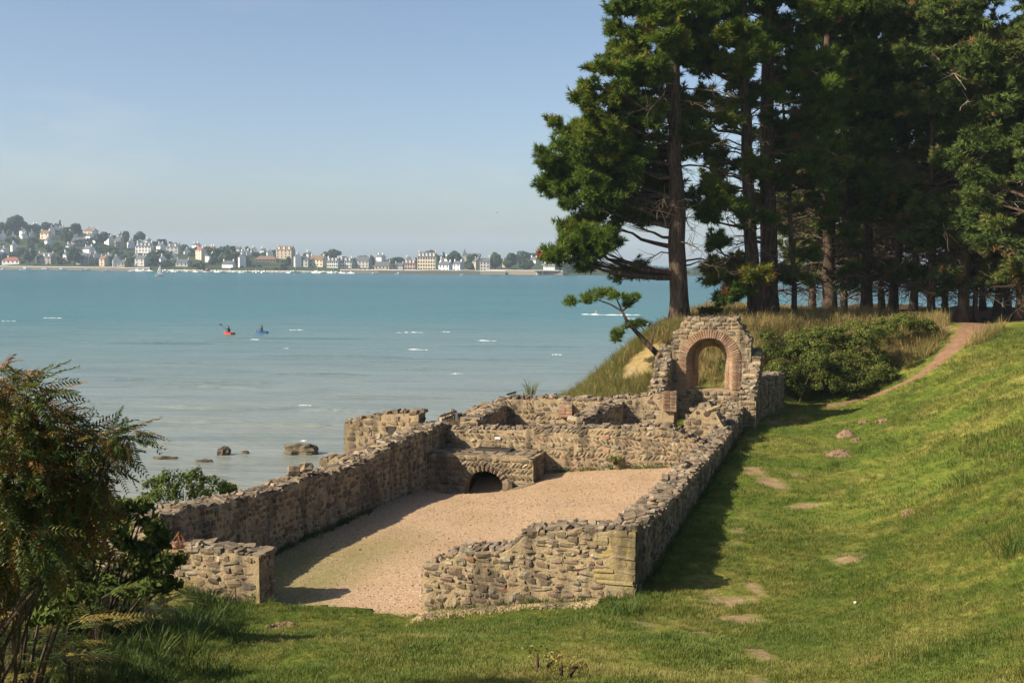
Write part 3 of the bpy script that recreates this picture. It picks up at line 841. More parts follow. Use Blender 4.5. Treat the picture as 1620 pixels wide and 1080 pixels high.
# ================================================================== THE ARCH AND THE FURNACE MOUTH
def arch_face(mb, aL, aR, ztop, zb, ac, zs, hf, hb, b0, b1, base, zsill_f, zsill_b, n=28):
    """a wall slab with an arched opening: front plane b0 (half width hf), back plane b1 (half width hb)"""
    def arc(hw, zsill):
        pts = [(ac - hw, z) for z in np.linspace(zsill, zs, 7)[:-1]]
        pts += [(ac - hw * math.cos(u), zs + hw * math.sin(u)) for u in np.linspace(0, math.pi, n)]
        pts += [(ac + hw, z) for z in np.linspace(zs, zsill, 7)[1:]]
        return np.array(pts)
    F = arc(hf, zsill_f); Bk = arc(hb, zsill_b); O = []
    for k, (a, z) in enumerate(F):
        if z <= zs + 1e-6: O.append((aL if a < ac else aR, z)); continue
        d = np.array([a - ac, z - zs]); d /= np.linalg.norm(d); p = np.array([a, z])
        while aL < p[0] < aR and p[1] < ztop(p[0]): p = p + d * .02
        O.append((min(max(p[0], aL), aR), p[1]))
    O = np.array(O); N = len(F)
    def W(P, b): return [world3(p[0], p[1 - 1] * 0 + b, p[1]) - base for p in P]
    def W2(P, b): return [world3(p[0], b, p[1]) - base for p in P]
    V = W2(F, b0) + W2(O, b0) + W2(O, b1) + W2(Bk, b1)
    q = []
    for k in range(N - 1):
        q += [[k, k + N, k + N + 1, k + 1], [k + N, k + 2 * N, k + 2 * N + 1, k + N + 1], [k + 2 * N, k + 3 * N, k + 3 * N + 1, k + 2 * N + 1], [k + 3 * N, k, k + 1, k + 3 * N + 1]]
    mb.add(V, quads=q)
    return F, Bk

A_C, Z_S = -1.44, 7.42
gable = prof([(1062, 560), (1068, 532), (1075, 520), (1082, 508), (1086, 503.5), (1164, 503.5), (1170, 514), (1180, 530), (1192, 546), (1203, 557)], (-2.95, 24.4), (.2, 24.4))
gab_a = [-2.95 + t for t, z in gable]; gab_z = [z for t, z in gable]
AL, AR = -2.80, .05
def gtop(a): return float(np.interp(a, gab_a, gab_z)) + .06 * (float(vnoise(a * 6, 3.3, 4)) - .5)
base = world3(A_C, 24.8, 5.3)
arch = tag(empty('brick_arch', base), 'ruined wall pierced by a round brick-lined arch, tallest part of the ruin', 'arch', 'ruined walls')
mb = MB()
Fa, Ba = arch_face(mb, AL, AR, gtop, 6.35, A_C, Z_S, .83, .49, 24.4, 25.25, base, 6.36, 6.40)
ws = np.arctan2(VA[1], VA[0])
lo = world3((AL + AR) / 2, 24.83, 5.8) - base
mb.box(lo, (AR - AL, .84, 1.12), ws)
mb.build('mortar_core', M_MORTAR, arch, False)
S = Stones()
z = 5.25
while z < 9.1:
    h = rng.uniform(.09, .15); a = AL + .02
    while a < AR - .05:
        ww = min(rng.uniform(.14, .34), AR - a); ac = a + ww / 2; zc = z + h / 2
        r = math.hypot(ac - A_C, zc - Z_S) if zc > Z_S else abs(ac - A_C)
        inring = r < 1.22 and zc > 6.3
        if not inring and z + h * .8 < gtop(ac) and ww > .07:
            S.add('stone', world3(ac, 24.4 + .045 - rng.uniform(0, .02), zc), wdir(1, 0), wdir(0, -1), UP, (ww * .95, .13, h * .92), rot=4)
        a += ww + .02
    z += h + .01
for a in np.arange(AL + .05, AR, .16):                 # ragged top of the gable
    for b in (24.5, 24.72, 24.95, 25.15):
        if abs(a - A_C) < 1.3 or True:
            S.add('cap', world3(a + rng.normal(0, .03), b, gtop(a) - .03), wdir(1, 0), wdir(0, 1), UP, (rng.uniform(.15, .24), .24, rng.uniform(.07, .14)), nrm=UP, rot=14)
NV = 36
for k in range(NV):                                    # voussoirs
    u = math.pi * (k + .5) / NV
    rad = np.array([-math.cos(u), math.sin(u)]); tn = np.array([math.sin(u), math.cos(u)])
    rm = .985
    c = world3(A_C + rad[0] * rm, 24.4 + .10 - .022, Z_S + rad[1] * rm)
    S.add('brick', c, wdir(rad[0], 0, rad[1]), wdir(0, -1), wdir(tn[0], 0, tn[1]), (.31 * rng.uniform(.92, 1.05), .24, .060), rot=1.0)
for sd in (-1, 1):                                     # brick jambs
    for k in range(13):
        c = world3(A_C + sd * (.985 + (.012 if k % 2 else -.012)), 24.4 + .10 - .022, 6.40 + k * .078 + .04)
        S.add('brick', c, wdir(1, 0), wdir(0, -1), UP, (.30 * rng.uniform(.94, 1.05), .24, .053), rot=.8)
# brick lining of the splayed opening, one brick per course
N = len(Fa)
mbl = MB()
fine = 3
for k in range(N - 1):
    for j in range(2 if 6 <= k <= N - 8 else 2):
        t0, t1 = (j + .06) / 2, (j + .94) / 2
        f0 = Fa[k] + (Fa[k + 1] - Fa[k]) * t0; f1 = Fa[k] + (Fa[k + 1] - Fa[k]) * t1
        g0 = Ba[k] + (Ba[k + 1] - Ba[k]) * t0; g1 = Ba[k] + (Ba[k + 1] - Ba[k]) * t1
        for d0, d1 in ((0.02, .48), (.52, .98)):
            P = []
            for f, g in ((f0, g0), (f1, g1)):
                for d in (d0, d1):
                    p = f + (g - f) * d; cc = np.array([A_C, min(p[1], Z_S)]); inn = (cc - p) / (np.linalg.norm(cc - p) + 1e-9)
                    P.append(world3(p[0] + inn[0] * .012, 24.4 + .85 * d, p[1] + inn[1] * .012) - base)
                    P.append(world3(p[0] - inn[0] * .05, 24.4 + .85 * d, p[1] - inn[1] * .05) - base)
            mbl.add(P, quads=[[0, 2, 6, 4], [1, 5, 7, 3], [0, 1, 3, 2], [4, 6, 7, 5], [0, 4, 5, 1], [2, 3, 7, 6]])
o = mbl.build('brick_lining', M_BRICK, arch); o['kind'] = 'stuff'
S.finish(arch, base, 295, 6)
w = Wall('stone_wall', 'ragged stepped wall end running toward the viewer from the left side of the arch', [(-3.08, 22.2), (-3.08, 25.2)], .54, lambda t: 5.0,
         [(0, 6.2), (.5, 6.5), (.9, 6.85), (1.4, 7.2), (1.9, 7.5), (2.4, 7.75), (3, 7.95)], jag=.16).core()
w.face('R', keep=.9).face('L', keep=.9).end('S').cap(size=(.18, .34), hgt=(.09, .16), spike=.45).done(150, 6)
w = Wall('stone_wall', 'sloping rubble wall end running toward the viewer from the right side of the arch', [(.10, 22.5), (.10, 25.25)], .58, lambda t: 5.1,
         [(0, 6.30), (.7, 6.55), (1.2, 6.9), (1.7, 7.3), (2.1, 7.65), (2.75, 7.95)], jag=.12).core()
w.face('R', keep=.9).face('L', keep=.9).end('S').cap(size=(.18, .34), hgt=(.09, .15), spike=.4).done(150, 6)
w = Wall('stone_wall', 'pale rubble wall stub between the dark recess and the long right wall, before the arch', [(-1.5, 18.5), (-.2, 18.5)], .9, lambda t: 4.9, [(0, 6.15), (.4, 6.5), (.85, 6.62), (1.3, RWZ(18.5) - .02)], jag=.14).core()
w.face('R', keep=1).cap(spike=.3).end('S').done(80, 6)

# ---- furnace block with its round-headed mouth
bL, bR, bF, bB = -8.27, -5.08, 12.8, 14.16
base = world3((bL + bR) / 2, 13.4, 4.2)
blk = tag(empty('furnace_block', base), 'low flat-topped stone block with a dark round furnace mouth, left corner of the gravel room', 'furnace')
mb = MB()
ftop = lambda a: 5.43
Ff, Bf = arch_face(mb, bL, bR, ftop, 4.0, -6.50, 4.42, .60, .58, bF, bF + .35, base, 3.75, 3.75)
# side, top and the tunnel behind the mouth
def quad(mb, P): mb.add([np.array(p) - base for p in P], quads=[[0, 1, 2, 3]])
quad(mb, [world3(bR, bF, 3.7), world3(bR, bB, 3.7), world3(bR, bB, 5.43), world3(bR, bF, 5.43)])
quad(mb, [world3(bL, bF, 5.428), world3(bR, bF, 5.428), world3(bR, bB, 5.39), world3(bL, bB, 5.39)])
mb.build('mortar_core', M_MORTAR, blk); mb = MB()
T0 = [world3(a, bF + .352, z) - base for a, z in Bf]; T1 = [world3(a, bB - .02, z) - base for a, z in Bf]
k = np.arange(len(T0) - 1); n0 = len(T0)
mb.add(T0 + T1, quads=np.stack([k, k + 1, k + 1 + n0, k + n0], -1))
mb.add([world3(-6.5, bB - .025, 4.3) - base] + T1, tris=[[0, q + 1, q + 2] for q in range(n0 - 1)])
mb.build('shade_painted_flue', plain('shade_painted_flue_stone', (.018, .015, .012), .95, .4, 5), blk)  # near-black colour paints the deep shade that the short tunnel lacks
S = Stones()
z = 3.8
while z < 5.36:
    row = rng.integers(3); h = .16 if row == 0 else rng.uniform(.08, .12); a = bL + .02
    while a < bR - .05:
        ww = .10 if row == 0 else rng.uniform(.16, .36); ww = min(ww, bR - a); ac, zc = a + ww / 2, z + h / 2
        r = math.hypot(ac + 6.5, max(0, zc - 4.42))
        if r > .60 + .05 + (ww * .2 if row else 0):
            if row == 0:
                an = R(40 if z > 4.8 else -40)
                S.add('stone', world3(ac, bF + .045 - rng.uniform(0, .02), zc), wdir(math.cos(an), 0, math.sin(an)), wdir(0, -1), wdir(-math.sin(an), 0, math.cos(an)), (.19, .13, .07), rot=5)
            else: S.add('stone', world3(ac, bF + .045 - rng.uniform(0, .02), zc), wdir(1, 0), wdir(0, -1), UP, (ww * .95, .13, h * .9), rot=4)
        a += ww + .02
    b = bF + .03
    while b < bB - .05:
        ww = min(rng.uniform(.16, .34), bB - b)
        S.add('stone', world3(bR - .045, b + ww / 2, z + h / 2), wdir(0, 1), wdir(1, 0), UP, (ww * .94, .13, h * .9), rot=4)
        b += ww + .02
    z += h + .01
for k in range(16):                                    # thin stones ringing the mouth
    u = math.pi * (k + .5) / 16
    S.add('stone', world3(-6.5 - math.cos(u) * .67, bF + .03, 4.42 + math.sin(u) * .67), wdir(-math.cos(u), 0, math.sin(u)), wdir(0, -1), wdir(math.sin(u), 0, math.cos(u)), (.20, .16, .09), rot=4)
a = bL + .05
while a < bR - .03:                                    # flat paving of the top
    b = bF + .02; ww = rng.uniform(.2, .42)
    while b < bB - .04:
        dd = min(rng.uniform(.16, .36), bB - b)
        if a + ww < bR + .03: S.add('cap', world3(a + ww / 2, b + dd / 2, 5.40), wdir(1, 0), wdir(0, 1), UP, (ww * .97, dd * .97, .085), nrm=UP, rot=2)
        b += dd + .01
    a += ww + .01
S.finish(blk, base, 280, 6)

# ---- small things in and on the ruin
def label_box(name, lab, cat, c, rz, parts):
    t = tag(empty(name, c, rz), lab, cat)
    return t
g = at_depth(783, 711.5, 36.2); gz = 5.475
gr = tag(empty('iron_grate', (g.x, g.y, gz), ws), 'dark iron grate lying flat on top of the furnace block', 'grate')
mb = MB()
mb.box((0, -.28, 0), (1.0, .05, .05)); mb.box((0, .28, 0), (1.0, .05, .05)); mb.box((-.5, 0, 0), (.05, .61, .052)); mb.box((.5, 0, 0), (.05, .61, .052))
mb.build('frame', M_DARK, gr)
bar = None
for k in range(12):
    if bar is None:
        mb = MB(); mb.box((0, 0, 0), (.035, .52, .04)); bar = mb.build('bar', M_DARK, gr); b = bar
    else:
        b = bar.copy(); COL.objects.link(b)
    b.location = (-.43 + k * .078, 0, 0)
x, y = ab(-5.35, 12.3); zz = float(gravel_z(-5.35, 12.3))
pl = tag(empty('wooden_plank', (x, y, zz), 0), 'weathered plank slanting on the gravel beside the furnace mouth', 'plank')
p0 = world3(-5.95, 12.45, float(gravel_z(-5.95, 12.45)) + .06); p1 = world3(-5.0, 12.62, float(gravel_z(-5.0, 12.62)) + .05)
mb = MB(); d = p1 - p0; L = np.linalg.norm(d)
mb.box((0, 0, 0), (L, .10, .06)); o = mb.build('board', M_WOOD, pl)
o.matrix_basis = Matrix.Translation(Vector((p0 + p1) / 2) - pl.location) @ Vector(d).to_track_quat('X', 'Z').to_matrix().to_4x4()
me, P, Q = stone_mesh('boulder', M_STONE, .3, .12, 91)
o = tag(link('boulder', me), 'rounded boulder standing right beside the furnace mouth', 'boulder'); x, y = ab(-5.78, 12.62); o.location = (x, y, float(gravel_z(-5.78, 12.62)) + .14); o.scale = (.30, .3, .46)
p = at_depth(787.5, 692.5, 35.75)
mb = MB(); mb.box((0, 0, 0), (.17, .03, .06)); mb.box((-.06, .012, 0), (.012, .05, .012)); mb.box((.06, .012, 0), (.012, .05, .012))
t = world3(-8.25 + prof([(787.5, 692.5)], (-8.25, 14.13), (-.6, 14.13))[0][0], 14.115, prof([(787.5, 692.5)], (-8.25, 14.13), (-.6, 14.13))[0][1])
o = tag(mb.build('number_plate', M_WHITE), 'tiny white plate fixed to the herringbone cross wall', 'plate'); o.location = t; o.rotation_euler = (0, 0, ws)

def handrail(pixs, d, lab):
    """posts at the first and last pixel pair, a sloping dark rail on top"""
    (x0, y0), (x1, y1), hb = pixs
    q0 = at_depth(x0, y0, d); q1 = at_depth(x1, y1, d + .25)
    r = tag(empty('handrail', (q0.x, q0.y, q0.z - hb)), lab, 'railing', 'handrails on the walls by the sea')
    def loc(v): return np.array(v - r.location)
    mb = MB(); mb.tube([loc(q0), loc(q1)], .035, 6); mb.build('top_rail', M_DARK, r)
    for q in (q0, q1):
        mb = MB(); z0 = q.z - hb * (1.0 if q is q1 else .8); mb.box(loc(Vector((q.x, q.y, (q.z + z0) / 2 - .04))), (.07, .06, q.z - z0 - .03)); mb.build('post', M_WHITE, r)
    for k in range(4):
        q = q0.lerp(q1, .45 + .14 * k); mb = MB(); mb.box(loc(Vector((q.x, q.y, q.z - hb * .62))), (.03, .03, hb * .5)); mb.build('baluster', M_DARK, r)
    mb = MB(); a, b = q0.lerp(q1, .3), q1; mb.tube([loc(a - Vector((0, 0, hb * .35))), loc(b - Vector((0, 0, hb * .35)))], .02, 5); mb.build('lower_rail', M_DARK, r)
handrail(((697, 658), (722, 650), .30), 38.4, 'sloping dark handrail on white posts, lower one near the pale block')
handrail(((802, 624), (816, 620), .25), 41.5, 'small dark handrail on white posts, upper one above the back cross wall')

# ---- molehills, pebbles and shore rocks
def molehill(px, py, r, h, lab):
    c = ground_pix(px, py); N, Mr = 14, 6; mb = MB(); V = [(0, 0, h)]
    for j in range(1, Mr + 1):
        f = j / Mr
        for k in range(N):
            an = 2 * math.pi * k / N; rr = r * f * (1 + .22 * (rng.random() - .5)); V.append((rr * math.cos(an), rr * math.sin(an), h * (1 - f ** 1.6) + (rng.random() - .5) * .05 * (1 - f * .6) - .02 * (j == Mr) * 3))
    t = [[0, 1 + k, 1 + (k + 1) % N] for k in range(N)]
    q = [[1 + (j - 1) * N + k, 1 + j * N + k, 1 + j * N + (k + 1) % N, 1 + (j - 1) * N + (k + 1) % N] for j in range(1, Mr) for k in range(N)]
    mb.add(V, tris=t, quads=q)
    for _ in range(26):
        an, rr = rng.random() * 6.28, r * (0.2 + .95 * rng.random()); me, P, Q = LIB['stone'][rng.integers(6)]
        mb.add(P * rng.uniform(.03, .09) + np.array([rr * math.cos(an), rr * math.sin(an), max(0, h * (1 - rr / r)) + .01]), quads=Q)
    o = tag(mb.build('molehill', M_SOIL), lab, 'molehill', 'molehills on the lawn'); o.location = (c[0], c[1], float(ground_z(c[0], c[1])) - .01)
molehill(1340, 690, .36, .24, 'tallest molehill, on the lawn below the bank path')
molehill(1357, 697, .20, .09, 'small heap of soil touching the tallest molehill on its right')
molehill(1329, 719, .45, .15, 'long flat molehill just in front of the tallest one')
molehill(1369, 669, .26, .10, 'flat molehill behind the tallest one, left of the pair')
molehill(1399, 666, .25, .09, 'flat molehill behind the tallest one, right of the pair')
molehill(447, 993, .27, .06, 'low brown molehill on the near lawn by the doorway stub')
molehill(1438, 813, .18, .06, 'tiny lone molehill halfway up the right bank')
c = ground_pix(1353, 956); me, P, Q = stone_mesh('pebble', M_WHITE, .2, .1, 5)
o = tag(link('pebble', me), 'single white pebble lying on the lawn at lower right', 'pebble'); o.location = (c[0], c[1], c[2] + .035); o.scale = (.05, .05, .045)

def rock(name, lab, px, py, wpx, hpx, seed, mat=M_WET, z=0.0, dep=.7):
    c = at_height(px, py, z); W = wpx * c.y / FPX; H = hpx * c.y / FPX; r = np.random.default_rng(seed)
    bm_n, bm_m = 16, 9; V = []
    for j in range(bm_m):
        ph = math.pi * .5 * j / (bm_m - 1)
        for k in range(bm_n):
            th = 2 * math.pi * k / bm_n
            n_ = .62 + .55 * float(vnoise(3 * math.cos(th) * math.cos(ph) + seed, 3 * math.sin(th) * math.cos(ph) + 2 * math.sin(ph), seed)) + .15 * r.random()
            V.append((W / 2 * n_ * math.cos(th) * math.cos(ph) ** .6, W * dep / 2 * n_ * math.sin(th) * math.cos(ph) ** .6, -.15 * (j == 0) + H * 1.05 * n_ * math.sin(ph) * .9))
    q = [[j * bm_n + k, j * bm_n + (k + 1) % bm_n, (j + 1) * bm_n + (k + 1) % bm_n, (j + 1) * bm_n + k] for j in range(bm_m - 1) for k in range(bm_n)]
    mb = MB(); mb.add(V, quads=q); o = tag(mb.build(name, mat), lab, 'rock', 'rocks in the shallows'); o.location = (c.x, c.y, z); return o
rock('shore_rock', 'broad flat rock in the shallows just off the left wall', 476, 717, 60, 17, 3)
rock('shore_rock', 'small upright rock in the shallows left of the broad flat one', 354, 719, 24, 13, 8)
rock('shore_rock', 'tiny rock just right of the small upright one in the shallows', 388, 717, 12, 5, 13)
rock('shore_rock', 'dark wet rock barely breaking the surface left of the small upright one', 262, 725, 44, 4, 17, dep=.4)
rock('shore_rock', 'flat dark rock awash close to the shore below the small upright one', 323, 730, 30, 4, 21, dep=.4)
# loose stones on the left wall
for k, (px, py, s, lab) in enumerate(((484, 741, .34, 'dark loose stone lying on the left wall where it dips, right of two'), (466, 745, .30, 'brownish loose stone lying on the left wall where it dips, left of two'))):
    me, P, Q = stone_mesh('loose_stone', M_CAP, .35, .2, 70 + k); o = tag(link('loose_stone', me), lab, 'stone')
    p = at_depth(px, py, 29.6); t, zt = prof([(px, py)], (-9.62, 1.0), (-8.42, 14.6))[0]; d = np.array([1.2, 13.6]); d /= np.linalg.norm(d)
    x, y = ab(-9.62 + d[0] * t, 1.0 + d[1] * t); o.location = (x, y, zt + .02); o.scale = (s, s * .8, s * .75)

# ================================================================== TREES AND PLANTS
def unit(v): return v / (np.linalg.norm(v, axis=-1, keepdims=True) + 1e-9)
def tufts(mb, C, axis, K, length, width, tint, spread=.75):
    """C (n,3) tuft origins, each K thin needle triangles fanned around axis (n,3)"""
    n = len(C)
    D = unit(axis[:, None, :] + rng.normal(0, spread, (n, K, 3)))
    side = unit(np.cross(D, rng.normal(0, 1, (n, K, 3))))
    L = length * rng.uniform(.7, 1.2, (n, K, 1)); Wd = width * rng.uniform(.7, 1.3, (n, K, 1))
    o = C[:, None, :] + D * L * .08
    V = np.stack([o - side * Wd * .62, o + side * Wd * .62, o + D * L], 2).reshape(-1, 3)
    mb.add(V, tris=np.arange(n * K)[:, None] * 3 + np.array([[0, 1, 2]]), tint=np.repeat(np.broadcast_to(tint, (n,)), K * 3))

def ball(n, r, flat=.7):
    v = unit(rng.normal(0, 1, (n, 3))) * (rng.random((n, 1)) ** .45)
    return v * np.array([r, r, r * flat])

def crown_pad(mb, c, rx, rz, dens=1.0, cyp=False, tint0=None):
    """one bough of foliage: ragged leafy shoots that grow outward and up, needles along each"""
    t0 = rng.normal(.46, .10) if tint0 is None else tint0
    ns = max(10, int(66 * dens * (rx / 1.1) * (max(rz, .35) / .8) ** .5))
    nsub = max(4, int(7 * rx / 1.1)); sv = unit(rng.normal(0, 1, (nsub, 3))) * rng.random((nsub, 1)) ** .35
    sub = c + sv * np.array([rx, rx * .9, rz]) * .88; pick = rng.integers(0, nsub, ns)
    r = unit(rng.normal(0, 1, (ns, 3))); r[:, 2] = np.abs(r[:, 2]) * .9 - .25
    v = unit(sv[pick] * .6 + r)
    o = sub[pick] + rng.normal(0, .07, (ns, 3))
    d = unit(r + sv[pick] * .45 + np.array([0, 0, .15 if not cyp else -.05]))
    if cyp: d[:, 2] *= .45; d = unit(d)
    L = rng.uniform(.22, .62, ns) * (1.25 if cyp else 1)
    m = 8
    u = rng.uniform(.1, 1, (ns, m))
    C = o[:, None, :] + d[:, None, :] * (L[:, None] * u)[:, :, None]
    if cyp: C[:, :, 2] -= .18 * (L[:, None] * u) ** 2
    C = C + rng.normal(0, .045, C.shape)
    ax = np.repeat(d[:, None, :], m, 1) + rng.normal(0, .25, C.shape)
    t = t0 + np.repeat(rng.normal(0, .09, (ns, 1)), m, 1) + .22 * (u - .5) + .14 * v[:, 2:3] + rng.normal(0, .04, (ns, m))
    t = np.where(rng.random((ns, 1)) < (.004 if not cyp else .03), .965, np.clip(t, 0, .88))
    C, ax, t = C.reshape(-1, 3), unit(ax.reshape(-1, 3)), t.reshape(-1)
    if cyp: tufts(mb, C, ax, 9, .29, .042, t, .45)
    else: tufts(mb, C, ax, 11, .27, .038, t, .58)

def limb_curve(p0, p1, sag, n=6):
    t = np.linspace(0, 1, n)[:, None]
    p = p0 + (p1 - p0) * t; p[:, 2] += sag * np.sin(t[:, 0] * math.pi)
    p[1:-1] += rng.normal(0, .06, (n - 2, 3)) * np.linalg.norm(p1 - p0) * .35
    return p

def dead_boughs(mb, trunk, rfn, z0, z1, n, Ls, droop=.15, side=None):
    zs = trunk[:, 2]
    for _ in range(n):
        z = rng.uniform(z0, z1)
        p = np.array([np.interp(z, zs, trunk[:, 0]), np.interp(z, zs, trunk[:, 1]), z])
        an = rng.uniform(0, 2 * math.pi); L = rng.uniform(*Ls)
        d = np.array([math.cos(an), math.sin(an), rng.uniform(-.25, .35)])
        q = p + unit(d) * L; q[2] -= droop * L
        c = limb_curve(p, q, .12 * L, 6)
        mb.tube(c, np.linspace(.045, .010, 6) * (L / 2.5) ** .5, 4, False)
        for k in range(int(L * 4.5)):
            t = rng.uniform(.3, 1); b = p + (q - p) * t; b[2] += .12 * L * math.sin(t * math.pi)
            e = b + unit(np.array([d[0], d[1], 0]) + rng.normal(0, .6, 3)) * rng.uniform(.35, 1.1) * (.6 + .2 * L)
            m_ = (b + e) / 2 + rng.normal(0, .06, 3)
            mb.tube([b, m_, e], [.014, .010, .005], 3, False)

def make_tree(name, label, cat, group, base, trunk, r0, pads, cyp=False, dens=1.0, dead=30, dead_z=(1.0, 8.0), deadL=(1.2, 3.2), brown=0, pale=0, sides=9):
    """base world point; trunk, pads relative to it; pads = (x, y, z, rx, rz[, tint])"""
    t = tag(empty(name, base), label, cat, group)
    tr = np.array(trunk, float)
    n = len(tr); f = np.linspace(0, 1, n)
    zz = np.linspace(0, tr[-1, 2], 16)
    cur = np.stack([np.interp(zz, tr[:, 2], tr[:, 0]), np.interp(zz, tr[:, 2], tr[:, 1]), zz], -1); cur[:, :2] += rng.normal(0, .035, (16, 2)) * (zz[:, None] > .5)
    rad = r0 * (1 - .62 * zz / zz[-1]) * (1 + .45 * np.exp(-zz / .35)); cur[0, 2] = -.5
    mb = MB(); mb.tube(cur, rad, sides); mb.build('trunk', M_BARK, t, True)
    crown = MB()
    for pd in pads:
        c = np.array(pd[:3], float); rx, rz = pd[3], pd[4]; tint0 = pd[5] if len(pd) > 5 else None
        hd = math.hypot(c[0] - np.interp(c[2], tr[:, 2], tr[:, 0]), c[1])
        z0 = float(np.clip(c[2] - .25 - .28 * hd, .12 * tr[-1, 2], tr[-1, 2] * .97))
        p0 = np.array([np.interp(z0, cur[:, 2], cur[:, 0]), np.interp(z0, cur[:, 2], cur[:, 1]), z0])
        if hd > .5:
            mb = MB(); q = limb_curve(p0, c - np.array([0, 0, rz * .3]), -.06 * hd if c[2] > z0 else .05 * hd, 7)
            rl = min(r0 * .38, .035 + .028 * hd)
            mb.tube(q, np.linspace(rl, .018, 7), 5, False)
            for k in range(5):
                b = q[rng.integers(3, 7)]; e = c + rng.normal(0, .5, 3) * np.array([rx, rx, rz]); mb.tube([b, (b + e) / 2 + rng.normal(0, .1, 3), e], [.022, .015, .007], 3, False)
            mb.build('limb', M_BARK, t)
        crown_pad(crown, c, rx, rz, dens, cyp, tint0)
    for _ in range(brown):                        # rust-red dead needle clusters
        pd = pads[rng.integers(len(pads))]; c = np.array(pd[:3]) + rng.normal(0, .5, 3)
        off = ball(14, .15); tufts(crown, c + off, unit(off + np.array([0, 0, .2])), 7, .26, .05, .97, .6)
    if crown.v:
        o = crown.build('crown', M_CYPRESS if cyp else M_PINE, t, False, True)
    if dead:
        mb = MB(); dead_boughs(mb, cur, None, dead_z[0], dead_z[1], dead, deadL); o = mb.build('dead_twigs', M_DEAD, t); o['kind'] = 'stuff'
    for _ in range(pale):
        z = rng.uniform(dead_z[1] * .7, tr[-1, 2] * .8); p = np.array([np.interp(z, cur[:, 2], cur[:, 0]), np.interp(z, cur[:, 2], cur[:, 1]), z])
        an = rng.uniform(-2.6, -.5); L = rng.uniform(1.8, 3.6); q = p + np.array([math.cos(an), math.sin(an), rng.uniform(-.1, .3)]) * L
        mb = MB(); c = limb_curve(p, q, .15 * L, 8); mb.tube(c, np.linspace(.05, .012, 8), 5, False)
        for k in range(5):
            b = c[rng.integers(3, 8)]; e = b + unit(q - p + rng.normal(0, .9, 3) * L * .5) * rng.uniform(.4, 1.0); mb.tube([b, (b + e) / 2 + rng.normal(0, .05, 3), e], [.018, .012, .006], 3, False)
        mb.build('bare_bough', M_PALEWOOD, t)
    return t

def pix_tree(name, label, base_pix, d, top_pix, r0, pads_pix, ddep=1.6, **kw):
    b = at_depth(base_pix[0], base_pix[1], d); gzb = float(ground_z(b.x, b.y)); base = (b.x, b.y, gzb)
    tp = at_depth(top_pix[0], top_pix[1], d)
    mid = kw.pop('mid', None)
    tr = [(0, 0, 0)]
    if mid:
        m = at_depth(mid[0], mid[1], d); tr.append((m.x - b.x, 0, m.z - gzb))
    tr.append((tp.x - b.x, 0, tp.z - gzb))
    pads = []
    for pp in pads_pix:
        px, py, rx, rz = pp[:4]
        dy = rng.uniform(-ddep, ddep) if len(pp) < 6 else pp[5]
        c = at_depth(px, py, d + dy)
        pads.append((c.x - b.x, c.y - b.y, c.z - gzb, rx * d / FPX, rz * d / FPX) + ((pp[4],) if len(pp) > 4 and pp[4] is not None else ()))
    return make_tree(name, label, 'tree', 'pines and cypresses on the headland', base, tr, r0, pads, **kw)

T1P = [(1005, 15, 42, 28), (1040, -20, 50, 34), (995, 70, 38, 34), (1002, 115, 45, 32), (962, 130, 34, 30), (940, 165, 42, 30), (985, 170, 50, 34), (905, 205, 42, 30), (950, 215, 50, 34), (1003, 220, 48, 34),
       (876, 255, 28, 27), (916, 265, 48, 30), (966, 270, 50, 32), (1020, 262, 42, 30), (882, 293, 34, 20), (932, 310, 45, 24), (985, 318, 48, 26), (1030, 308, 36, 24), (905, 372, 34, 27), (945, 386, 40, 26), (893, 402, 24, 17),
       (926, 406, 26, 17), (1000, 348, 42, 17), (958, 350, 40, 18), (1045, 60, 40, 32), (1052, 112, 40, 24), (1040, 165, 30, 20, .6), (1080, 205, 40, 20), (1082, 245, 34, 20), (975, 240, 60, 40), (940, 285, 55, 26), (1000, 150, 48, 40),
       (1045, 330, 30, 14), (1060, 290, 26, 18), (1010, 40, 50, 40), (985, 440, 14, 6), (1010, 432, 20, 7), (970, 90, 22, 20), (1050, 0, 40, 30), (930, 235, 55, 34), (900, 280, 46, 28), (960, 300, 50, 30), (1020, 200, 48, 34), (1030, 120, 44, 34), (975, 200, 48, 30), (920, 385, 44, 24), (1040, 290, 40, 30)]
pix_tree('pine_tree', 'foremost big pine with a rounded crown leaning left over the bay, behind the arch', (1076, 508), 55, (1062, -160), .43, T1P, mid=(1068, 250), dens=1.45, dead=34, dead_z=(2.5, 11), deadL=(1.2, 3.6), brown=5, sides=12)
T2P = [(1085, 25, 45, 32), (1125, 5, 45, 32), (1180, 45, 42, 28), (1090, 80, 42, 26), (1150, 75, 44, 26), (1190, 95, 36, 24), (1120, 300, 40, 18), (1150, 20, 55, 28), (1105, 45, 40, 24), (1125, 110, 40, 17), (1100, 150, 32, 13), (1172, 150, 38, 20), (1092, 176, 34, 17), (1155, 187, 38, 20), (1140, 262, 46, 24), (1192, 275, 32, 18), (1150, 338, 42, 20), (1120, 335, 30, 14), (1190, 345, 26, 16),
       (1160, 425, 40, 18, .82), (1130, 436, 26, 15, .8), (1190, 435, 28, 18, .8), (1160, 448, 36, 14, .72), (1105, 90, 34, 18), (1150, -30, 60, 30), (1110, 235, 30, 14), (1125, 385, 26, 9, .3), (1170, 60, 40, 20), (1145, 470, 30, 8, .3)]
pix_tree('pine_tree', 'pine with a bright green low bough right above the arch, left of the thick pair', (1196, 494), 57, (1168, -180), .34, T2P, mid=(1182, 250), dens=1.25, dead=36, dead_z=(2, 11), deadL=(1.0, 3.0), brown=4, sides=10)
